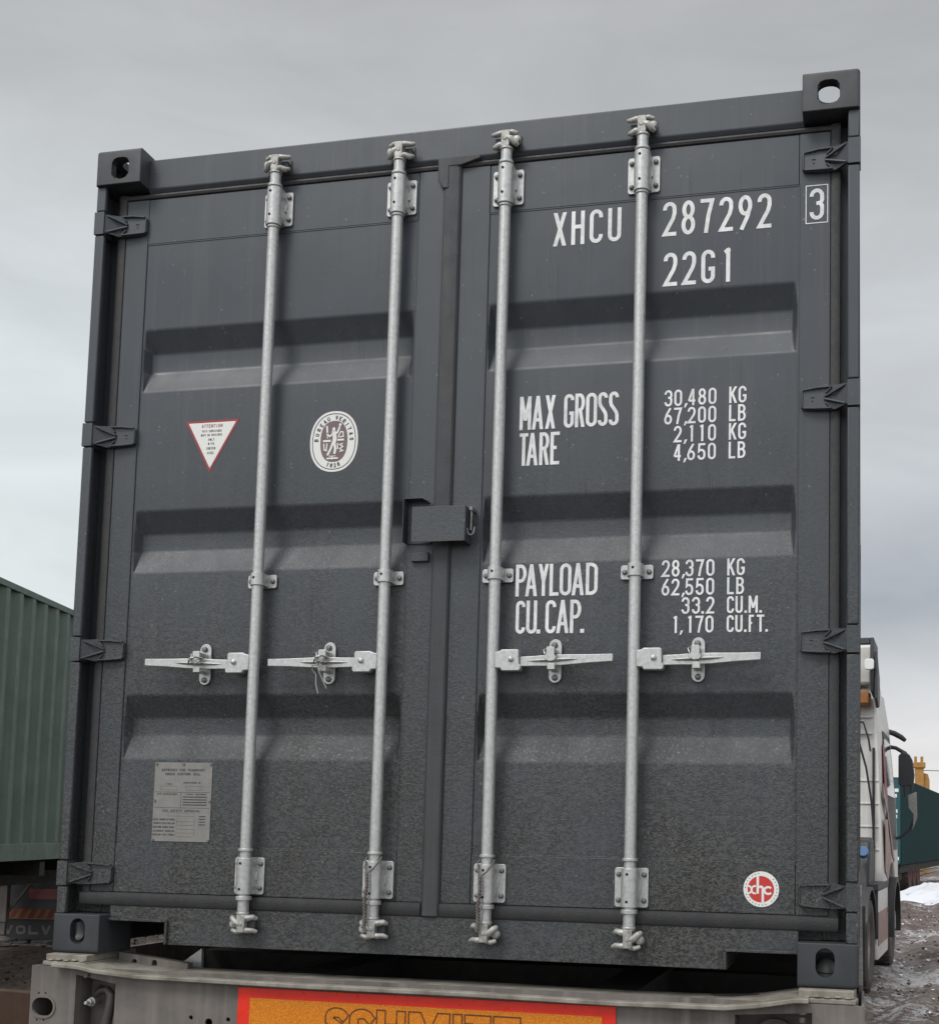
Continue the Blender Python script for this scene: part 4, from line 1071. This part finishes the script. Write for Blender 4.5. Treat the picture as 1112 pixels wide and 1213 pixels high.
# forged hooks and pins in the recesses
mb=MB(); mb.tube([(.213,-.02,-.36),(.215,-.025,-.27),(.222,-.025,-.20),(.232,-.025,-.150),(.232,-.022,-.118),(.214,-.018,-.103),(.190,-.014,-.108),(.172,-.008,-.122),(.165,.004,-.112),(.168,.02,-.098)],[.022,.020,.016,.0145,.0145,.012,.010,.008,.0075,.007],10)
mb.box(.190,.245,-.044,-.004,-.215,-.2135); mb.build('hook','hook',TR,smooth=50)
mb=MB(); mb.cyl((.157,.034,-.143),(.157,-.040,-.143),.0055,12); mb.lathe([(.0055,-.014),(.0105,-.014),(.0105,-.002),(.0055,-.002)],(.157,-.010,-.143),'y',6); mb.lathe([(.0055,-.0015),(.014,-.0015),(.014,.0015),(.0055,.0015)],(.157,-.010,-.143),'y',18)
mb.build('hook_bolt','zinc',TR,bevel=.001)
mb=MB(); mb.lathe([(.026,-.012),(.058,-.012),(.058,.004),(.026,.004)],(2.215,.05,-.150),'y',28); mb.build('hook_ring','trailer',TR,smooth=40)
mb=MB(); mb.lathe([(0,-.014),(.0085,-.014),(.0085,-.0)],(2.292,-.040,-.074),'z',10); mb.lathe([(0,-.006),(.013,-.006),(.013,.0)],(2.292,-.040,-.060),'z',14); mb.build('flange_bolt','trailer',TR,bevel=.001)
mb=MB(); mb.lathe([(0,-.012),(.008,-.012),(.008,-.0)],(.166,-.055,-.052),'z',10); mb.build('flange_bolt','trailer',TR)
# marker board: red frame round amber foil, outlined capitals
mb=MB(); bx0,bx1,bt,bb=.6668,1.7920,-.0695,-.270
mb.box(bx0,bx1,by-.005,by-.0005,bb,bt); BD=mb.build('marker_board','red_refl',TR,bevel=.001)
mb=MB(); ya=by-.0056; poly(mb,[(bx0+.0385,ya,bb+.03),(bx1-.0385,ya,bb+.03),(bx1-.0385,ya,bt-.0290),(bx0+.0385,ya,bt-.0290)])
mb.build('amber_field','amber',BD,fix=False)
def outline():
    mb=MB(); k=[0]; t=.0040; zt=-.1135; zb=-.213; hh=zt-zb
    def ring(pts):
        A,B=offset_line(pts,t,True); n=len(pts); k[0]+=1; q=ya-.0004-.00006*k[0]
        mb.add([(p.x,q,p.y) for p in A]+[(p.x,q,p.y) for p in B],[(i,(i+1)%n,n+(i+1)%n,n+i) for i in range(n)])
    def thick(pts,w_):
        A,B=offset_line(pts,w_); ring([tuple(p) for p in A]+[tuple(p) for p in reversed(B)])
    s_=.026; h=s_/2
    x0,x1=.944,1.012; w_=x1-x0
    thick([(x1-h*.4,zt-hh*.30)]+arc((x0+x1)/2,zt-hh*.25,w_/2-h,hh*.25-h,10,180,8)+[(x0+h,zt-hh*.36),(x1-h,zt-hh*.62)]+arc((x0+x1)/2,zb+hh*.25,w_/2-h,hh*.25-h,0,-170,8),s_)
    x0,x1=1.018,1.092; w_=x1-x0
    thick([(x1-h*.3,zt-hh*.33)]+arc((x0+x1)/2,zt-hh*.28,w_/2-h,hh*.28-h,10,180,8)+arc((x0+x1)/2,zb+hh*.28,w_/2-h,hh*.28-h,180,350,8),s_)
    a,b=1.100,1.186; ring([(a,zb),(a,zt),(a+s_,zt),(a+s_,zt-hh*.38),(b-s_,zt-hh*.38),(b-s_,zt),(b,zt),(b,zb),(b-s_,zb),(b-s_,zb+hh*.38),(a+s_,zb+hh*.38),(a+s_,zb)])
    a,b=1.196,1.318; c=(a+b)/2; ring([(a,zb),(a,zt),(a+.036,zt),(c,zt-hh*.55),(b-.036,zt),(b,zt),(b,zb),(b-s_,zb),(b-s_,zb+hh*.5),(c+.008,zb),(c-.008,zb),(a+s_,zb+hh*.5),(a+s_,zb)])
    a=1.328; ring([(a,zb),(a,zt),(a+s_,zt),(a+s_,zb)])
    a,b=1.362,1.438; c=(a+b)/2; ring([(c-h,zb),(c-h,zt-.024),(a,zt-.024),(a,zt),(b,zt),(b,zt-.024),(c+h,zt-.024),(c+h,zb)])
    a,b=1.446,1.524; ring([(a,zb),(a,zb+.024),(b-.036,zt-.024),(a,zt-.024),(a,zt),(b,zt),(b,zt-.024),(a+.036,zb+.024),(b,zb+.024),(b,zb)])
    mb.build('outlined_lettering','foil_line',BD,fix=False)
outline()
# trailer axles under the far end, hidden from here but part of the vehicle
M['rimred']=worn('red_wheel_rim',(.30,.016,.02),(.16,.012,.014),.5,0,12,.7,.1,False)
def wheel(parent,x,y,z,r,wd,side,yaw=0,name='wheel',hub=True):
    """tyre with tread blocks and a dished rim; side +1: outside faces +x"""
    t=MB(); pr=[(r*.60,-wd/2*.80),(r*.72,-wd/2),(r*.90,-wd/2),(r*.975,-wd/2*.86),(r,-wd/2*.6),(r,wd/2*.6),(r*.975,wd/2*.86),(r*.90,wd/2),(r*.72,wd/2),(r*.60,wd/2*.80)]
    t.lathe(pr,(0,0,0),'x',48)
    for i in range(40):
        a=2*math.pi*i/40; mtx=Matrix.Rotation(a,4,'X')@Matrix.Translation((wd*.33*(1 if i%2 else -1),0,r*1.003)); t.obox(mtx,wd*.13,r*.055,r*.018)
    w_=t.build(name,'tyre',parent,smooth=35,loc=(x,y,z))
    q=MB(); s=side
    q.lathe([(0,s*wd*.10),(r*.16,s*wd*.12),(r*.18,s*wd*.02),(r*.40,-s*wd*.05),(r*.50,s*wd*.18),(r*.58,s*wd*.38),(r*.615,s*wd*.40),(r*.60,s*wd*.30),(r*.56,-s*wd*.2)],(0,0,0),'x',36)
    for i in range(10):
        a=2*math.pi*i/10; q.cyl((s*wd*.02,math.cos(a)*r*.29,math.sin(a)*r*.29),(s*wd*.10,math.cos(a)*r*.29,math.sin(a)*r*.29),r*.026,8)
    q.build('rim','rim',w_,smooth=35)
    w_.rotation_euler=(0,0,yaw); return w_
for yy in (7.6,8.9):
    for x in (.30,2.10): wheel(TR,x,yy,-Z0+.50,.50,.30,1 if x>1 else -1)

# ================================================================ tractor unit ahead of the trailer
TH=R_(-5.6)
TX=thing('tractor_truck','off-white truck with red and brown stripes, past the right edge of the grey container','truck',(2.575-1.25*math.cos(TH),10.62,-.02),TH)
# local frame: x to the right, y forward, z up; right face at x=1.25
def side_prism(mb,pts,x0,x1): mb.prism(pts,'x',x0,x1)
mb=MB()
cabp=[(1.62,1.02),(1.62,3.35),(1.72,3.50),(2.9,3.52),(3.45,3.15),(3.78,2.15),(3.92,1.35),(3.92,.55),(3.70,.42),(3.45,.42),(3.45,.98),(3.34,1.18),(3.10,1.32),(2.60,1.32),(2.36,1.18),(2.25,1.02)]
vs=[]; 
side_prism(mb,cabp,-1.235,1.235)
# tumblehome: the side leans in above the waist line
mb.v=[(x*(1-.055*max(0,min(1.6,z-1.9))),y,z) for x,y,z in mb.v]
CABo=mb.build('cab','cab',TX,bevel=.03,segs=3)
# rear wall ribs and side edge trims
mb=MB()
for z in (1.50,1.78,2.06,2.34): mb.box(-1.0,1.17,1.605,1.6185,z,z+.018)
mb.build('rear_wall_rib','cab',TX,bevel=.004)
mb=MB(); mb.box(1.095,1.125,1.585,1.604,1.12,2.75); mb.box(.95,1.13,1.585,1.604,1.52,1.56); mb.build('cable_channel','blackp',TX,bevel=.004)
mb=MB(); mb.tube([(.80,1.50,3.0),(.95,1.48,2.80),(1.03,1.50,2.5),(1.09,1.52,2.1),(1.12,1.54,1.7)],.014,6); mb.tube([(.70,1.50,3.1),(1.0,1.46,3.05),(1.06,1.48,2.85),(1.08,1.5,2.7)],.012,6); mb.build('air_hose','blackp',TX,smooth=50)
# stripes on the side
def decal(name,pts,m_,off=.006):
    g=MB(); g.prism(pts,'x',1.2362,1.2362+off); g.v=[(x if z<1.9 else x-(1.235*.055*min(1.6,z-1.9)),y,z) for x,y,z in g.v]; g.build(name,m_,TX)
decal('red_stripe',[(1.95,2.25),(2.10,2.80),(2.35,2.88),(2.30,2.20),(2.12,1.92)],'cabred')
decal('brown_stripe',[(1.75,1.25),(1.75,1.88),(2.05,1.88),(2.50,1.50),(2.75,1.34),(2.55,1.335),(2.32,1.22),(2.20,1.12)],'cabpink')
decal('curved_stripe',[(1.72,2.15),(1.76,2.32),(2.2,1.98),(2.9,1.52),(3.2,1.36),(3.1,1.34),(2.85,1.42),(2.2,1.85)],'cabpink',.009)
mb=MB(); mb.prism([(2.30,1.50),(2.30,3.02),(3.38,3.00),(3.66,2.10),(3.70,1.50)],'x',1.2365,1.2385); mb.v=[(x if z<1.9 else x-(1.235*.055*min(1.6,z-1.9)),y,z) for x,y,z in mb.v]
mb.build('door_outline','blackp',TX)
mb=MB(); mb.prism([(2.34,2.20),(2.34,2.94),(3.33,2.92),(3.56,2.20)],'x',1.2388,1.2400); mb.v=[(x-(1.235*.055*min(1.6,max(0,z-1.9))),y,z) for x,y,z in mb.v]
mb.build('side_window','glass',TX)
# roof deflector with its side fins
mb=MB(); mb.prism([(1.60,3.54),(1.62,4.02),(1.85,4.06),(3.2,3.55)],'x',-1.08,1.08); mb.build('roof_deflector','cab',TX,bevel=.03)
mb=MB()
mb.prism([(1.22,4.06),(1.22,3.62),(1.30,3.40),(1.60,3.36),(1.75,3.45),(1.78,4.02)],'x',1.10,1.145); mb.box(.55,1.0995,1.24,1.32,3.98,4.06)
mb.build('side_fairing','fairing',TX,bevel=.012)
mb=MB(); mb.prism([(1.24,3.90),(1.24,3.32),(1.42,3.22),(1.60,3.25),(1.60,3.60)],'x',1.150,1.185); mb.build('side_fairing','fairing',TX,bevel=.012)
mb=MB(); mb.prism(rrect(1.04,1.15,3.66,3.79,.03),'y',1.16,1.215); mb.build('work_lamp','label_white',TX,bevel=.008)
mb=MB(); mb.box(.55,1.08,1.30,1.60,3.26,3.42); mb.build('rear_box','orange',TX,bevel=.02)
mb=MB()
for z in (2.92,3.12,3.3): mb.box(.5,1.09,1.56,1.604,z,z+.02)
mb.build('rear_wall_rib','cab',TX)
# chassis, tank, skirt
mb=MB(); mb.box(-.45,-.35,-1.2,3.9,.75,1.0); mb.box(.35,.45,-1.2,3.9,.75,1.0); mb.build('chassis_frame','under',TX)
mb=MB(); mb.prism([(.62,1.02),(.70,1.30),(.85,1.62),(1.25,1.66),(1.40,1.50),(1.45,1.02)],'x',.72,1.14); mb.build('air_tank_cover','blackp',TX,bevel=.03)
mb=MB(); mb.cyl((1.09,.60,1.47),(1.09,.50,1.50),.062,16); mb.build('tank_cap','blue',TX,bevel=.01)
# rear mudguard arch, wheels
mb=MB(); pts=[]
for i in range(13): t=R_(8+i*164/12); pts.append((.60*math.cos(t),.52+.60*math.sin(t)))
for i in range(12,-1,-1): t=R_(8+i*164/12); pts.append((.57*math.cos(t),.52+.57*math.sin(t)))
mb.prism(pts,'x',.62,1.235); mb.build('mudguard','blackp',TX,smooth=30)
wheel(TX,1.06,0,.50,.50,.33,1); wheel(TX,-1.06,0,.50,.50,.33,-1)
wheel(TX,1.07,2.92,.50,.50,.33,1); wheel(TX,-1.07,2.92,.50,.50,.33,-1)
mb=MB(); pts=[]
for i in range(13): t=R_(-10+i*200/12); pts.append((2.92+.63*math.cos(t),.52+.63*math.sin(t)))
for i in range(12,-1,-1): t=R_(-10+i*200/12); pts.append((2.92+.57*math.cos(t),.52+.57*math.sin(t)))
mb.prism(pts,'x',1.15,1.30); mb.build('wheel_arch','blackp',TX,smooth=30)
mb=MB()
mb.box(1.19,1.235,.78,2.16,.26,1.04); mb.box(.80,1.189,.80,2.14,.28,.32); mb.build('side_skirt','cab',TX,bevel=.015)
mb=MB(); mb.box(1.2352,1.2385,.782,2.158,.42,.80); mb.build('brown_stripe','cabpink',TX)
mb=MB(); mb.box(1.2352,1.245,2.02,2.05,.74,.80); mb.build('marker_lamp','orange',TX)
mb=MB(); mb.box(1.00,1.235,.74,.78,.50,1.06); mb.box(.99,1.24,.70,2.2,1.045,1.13); mb.build('step_edge','blackp',TX,bevel=.01)
mb=MB(); mb.box(.60,1.235,-.74,-.715,.22,.95); mb.build('mudflap','blackp',TX,bevel=.004)
# mirror
def Lx(mb,name,m_,b=.012): return mb.build(name,m_,TX,bevel=b)
def MU(mb): mb.v=[(x-.15,y,z+.42) for x,y,z in mb.v]; return mb
mb=MB(); mb.tube([(1.17,3.45,2.66),(1.26,3.56,2.70),(1.36,3.60,2.67),(1.45,3.62,2.62),(1.51,3.62,2.57)],[.032,.036,.040,.038,.028],10); Lx(MU(mb),'kerb_mirror','blackp')
mb=MB(); mb.tube([(1.17,3.45,2.46),(1.26,3.56,2.49),(1.38,3.60,2.47),(1.50,3.62,2.40),(1.57,3.62,2.30)],[.055,.030,.028,.030,.035],10)
mb.prism([(1.415,1.97),(1.415,2.36),(1.47,2.42),(1.56,2.38),(1.60,2.30),(1.625,2.10),(1.61,1.95),(1.45,1.94)],'y',3.58,3.72); mr=Lx(MU(mb),'mirror','blackp',.02)
mb=MB(); mb.prism([(1.54,1.82),(1.655,1.87),(1.665,1.52),(1.60,1.34),(1.615,1.56),(1.55,1.64)],'y',3.56,3.60); MU(mb).build('mirror_bracket','zincd',mr,bevel=.008)
mb=MB(); mb.tube([(1.17,3.45,1.26),(1.27,3.56,1.22),(1.42,3.60,1.24),(1.56,3.61,1.36),(1.65,3.61,1.56),(1.66,3.61,1.9)],[.022,.022,.022,.02,.018,.016],8); mb.tube([(1.50,3.60,1.96),(1.50,3.60,1.80)],.022,8); mb.tube([(1.585,3.60,1.96),(1.585,3.60,1.80)],.022,8); MU(mb).build('mirror_arm','blackp',mr,smooth=50)

# ================================================================ green container and its trailer, left
ang=math.atan2(-(-5.6+5.21),1.64)    # direction of the long side from +y, turned to the left
GA=Vector((-5.53,7.62,0)); 
GC=thing('shipping_container','sage green corrugated container on another trailer at the left edge','shipping container',(GA.x,GA.y,Z0+.02),ang)
# local y runs along the visible side (x=0 plane is that side), body extends to -x
mb=MB(); corr(mb,'y',-7.9,4.0,-.004,.165,2.53,-.046); mb.build('side_wall','green',GC,fix=False)
mb=MB(); mb.box(-.06,.004,-8.05,4.15,2.5305,2.591); mb.build('top_rail','green',GC,bevel=.004)
mb=MB(); mb.box(-.05,.004,-8.05,4.15,.0,.164); mb.build('bottom_rail','green',GC,bevel=.004)
mb=MB(); mb.box(-2.43,-.061,-8.04,4.14,2.54,2.575); mb.box(-2.43,-.051,-8.04,4.14,.12,.16); mb.box(-2.438,-2.43,-8.04,4.14,.0,2.57); mb.build('roof_and_floor','green',GC)
for yy in (-8.05,4.03):
    mb=MB(); mb.box(-.12,.006,yy,yy+.12,.165,2.53); mb.build('corner_post','green',GC,bevel=.004)
mb=MB(); mb.box(-2.43,-.121,4.05,4.11,.161,2.53); mb.box(-2.43,-.121,-8.0,-7.95,.161,2.53); mb.build('end_wall','green',GC)
GT=thing('container_trailer','dark container trailer with a grey landing leg, under the sage green container','trailer',(GA.x,GA.y,Z0),ang)
mb=MB(); mb.box(-.80,-.66,-8,4.0,-.28,-.02); mb.box(-1.80,-1.66,-8,4.0,-.28,-.02); mb.build('main_beam','under',GT)
mb=MB()
for i in range(8): mb.box(-2.40,-.03,-7.6+i*1.5,-7.48+i*1.5,-.14,-.002)
mb.build('crossmember','under',GT)
LX,LY=-2.0,3.60
mb=MB(); mb.box(LX-.05,LX+.05,LY-.05,LY+.05,-.90,-.14); mb.box(LX-.035,LX+.035,LY-.035,LY+.035,-1.06,-.901); mb.tube([(LX+.03,LY,-.80),(LX+.25,LY+.1,-.45),(LX+.45,LY+.2,-.12)],.022,8)
lg=mb.build('landing_leg','trailer',GT,bevel=.006)
mb=MB(); mb.lathe([(0,-.02),(.15,-.02),(.15,.0),(.05,.045),(0,.05)],(LX,LY,-1.12),'z',18); mb.build('foot','trailer',lg,bevel=.004)
for yy in (-6.6,-5.3): wheel(GT,-.20,yy,-Z0+.5,.5,.30,1); wheel(GT,-2.2,yy,-Z0+.5,.5,.30,-1)

# truck whose tail shows under the green container
VT=thing('truck','dark truck tail with chevron board and VOLVO mudflap, seen below the sage green container','truck',(-8.3,11.0,0),R_(14))
mb=MB(); mb.box(-1.6,.95,.05,5.5,.95,1.28); mb.build('chassis','under',VT)
mb=MB(); mb.box(-1.6,.95,.10,5.5,1.30,3.2); mb.build('box_body','under',VT,bevel=.02)
mb=MB(); mb.prism(rrect(-1.6,.95,.36,.92,.04),'y',-.02,.049); mb.build('rear_bumper','blackp',VT,bevel=.01)
mb=MB(); mb.prism(rrect(.10,.62,.60,.74,.02),'y',-.06,-.0205); mb.box(.10,.62,-.062,-.0605,.665,.675); mb.build('tail_lamp','lampred',VT,bevel=.006)
mb=MB(); mb.use('chev_red'); mb.box(-.45,.62,-.035,-.0205,.345,.475); mb.use('chev_amber')
for i in range(9):
    a=-.44+i*.12
    if a+.11<.62: mb.prism([(a,.348),(a+.055,.348),(a+.115,.472),(a+.06,.472)],'y',-.038,-.0352)
mb.build('chevron_board',None,VT)
mb=MB(); mb.box(-.75,.80,.12,.14,.06,.33); fl_=mb.build('mudflap','blackp',VT,bevel=.004)
mb=MB()
for i,ch in enumerate('VOLVO'): draw_glyph(mb,ch,-.28+i*.165,-.28+i*.165+.125,.13,.245,.030,.1180)
mb.build('mudflap_lettering','dimwhite',fl_,fix=False)
for x in (.55,-1.2): wheel(VT,x,.75,.50,.50,.33,1)

# brown board standing left of the trailer
mb=MB(); mb.prism([(-1.75,0.0),(-.27,0.0),(-.27,1.0165),(-1.75,1.045)],'y',-.02,.02)
mb.box(-1.70,-.30,.0205,.05,.20,.26); mb.box(-1.70,-.30,.0205,.05,.75,.81)
o=mb.build('board','brown',None,bevel=.004,loc=(0,.50,0)); tag(o,'brown board standing upright beside the left end of the beige trailer','board')

# ================================================================ far vehicles and buildings, right
FA=Vector((3.62,34.6,0)); fang=math.atan2(-1.62,11.2)
FT=thing('box_trailer','dark teal box trailer with red wheels beyond the snow bank','trailer',(FA.x,FA.y,0),fang)
mb=MB(); mb.box(-2.5,0,0,13.6,.84,3.46); mb.build('box_body','teal',FT,bevel=.03)
mb=MB(); mb.prism(rrect(-2.46,-.04,.90,3.42,.03),'y',-.03,-.0005); dr=mb.build('rear_door','teal_lit',FT)
mb=MB()
for z,a,b in ((3.02,-.30,-.09),(2.86,-.26,-.14),(2.40,-.24,-.12),(2.24,-.24,-.13),(1.00,-.26,-.08)): mb.box(a,b,-.036,-.0305,z,z+.10)
mb.build('door_marking','label_white',dr)
mb=MB(); mb.box(-2.45,-.05,.1,13.4,.62,.835); mb.build('chassis','under',FT)
for i in range(3):
    w_=wheel(FT,-.20,2.6+i*1.25,.50,.50,.34,1)
    for ch in w_.children: ch.data.materials.clear(); ch.data.materials.append(M['rimred'])
mb=MB(); mb.box(-.15,-.02,6.6,12.6,.36,.40); mb.box(-.15,-.02,6.6,12.6,.52,.56); mb.build('side_guard','zincd',FT,bevel=.01)
mb=MB(); mb.box(-2.4,-.02,-.04,.05,.42,.60); mb.build('rear_bumper','under',FT)
mb=MB(); mb.prism(rrect(-.26,-.10,.46,.54,.02),'y',-.07,-.0405); mb.build('tail_lamp','amber',FT)
# ochre tower
TW=thing('tower','ochre chimney-like tower rising behind the dark teal box trailer','tower',(5.25,60,0))
mb=MB(); mb.box(-.20,.20,-.3,.3,0,5.15); mb.build('shaft','yellowbrick',TW)
mb=MB(); mb.box(-.28,.28,-.38,.38,5.1505,5.42); mb.build('cap','yellowbrick',TW,bevel=.02)
for x in (-.18,.12): MB().cyl((x,0,5.425),(x,0,5.72),.07,12).build('chimney_pot','yellowbrick',TW,smooth=40)
mb=MB(); mb.box(.205,.48,-.2,.2,0,4.55); mb.prism([(.205,4.55),(.48,4.55),(.40,4.85),(.205,4.9)],'y',-.15,.15); mb.build('lean_to','yellowbrick',TW)
# low ochre shed roof line seen between the mirror and the cab
SH=MB(); SH.box(-6,4.6,0,3,0,4.25); 
for i in range(9): SH.box(-5.8+i*1.15,-5.5+i*1.15,-.02,.2,4.26,4.40)
o=SH.build('shed','yellowbrick',None,loc=(0,64,0)); tag(o,'low ochre building roof peeping over the teal box trailer','building')
# power line between two poles out of the frame
pa_,pb_=Vector((4.9,60,5.05)),Vector((30,62,5.4))
mb=MB(); mb.tube([pa_.lerp(pb_,i/12)-Vector((0,0,.25*math.sin(math.pi*i/12))) for i in range(13)],.018,5)
o=mb.build('power_line','blackp',None); tag(o,'thin overhead wire running right from the ochre tower','power line')
# bare tree just outside the right edge; a few twigs reach in
def tree():
    random.seed(11)
    T=thing('bare_tree','leafless tree twig tips entering at the right edge above the teal trailer','tree',(12.6,58,0))
    tk=MB(); tk.tube([(0,0,0),(.05,.05,2),(-.05,0,3.6),(.1,0,5.2),(0,0,6.8)],[.17,.14,.11,.08,.05],8); tk.build('trunk','bark',T,smooth=60)
    cr=MB()
    def br(p,d,l,r,n):
        pts=[p]
        for i in range(4):
            d=(d+Vector((random.uniform(-.22,.22),random.uniform(-.22,.22),random.uniform(-.08,.18)))).normalized(); pts.append(pts[-1]+d*l/4)
        cr.tube(pts,[r,r*.85,r*.7,r*.55,r*.35],5)
        if n>0:
            for i in (1,2,3,4):
                q=d+Vector((random.uniform(-.9,.9),random.uniform(-.9,.9),random.uniform(-.1,.7))); br(pts[i],q.normalized(),l*.58,r*.5,n-1)
    for i in range(12):
        a=i*2.4; br(Vector((0,0,2.6+i*.38)),Vector((math.cos(a),math.sin(a),.55)).normalized(),3.4-i*.12,.05,3)
    cr.build('branches','bark',T)
tree()
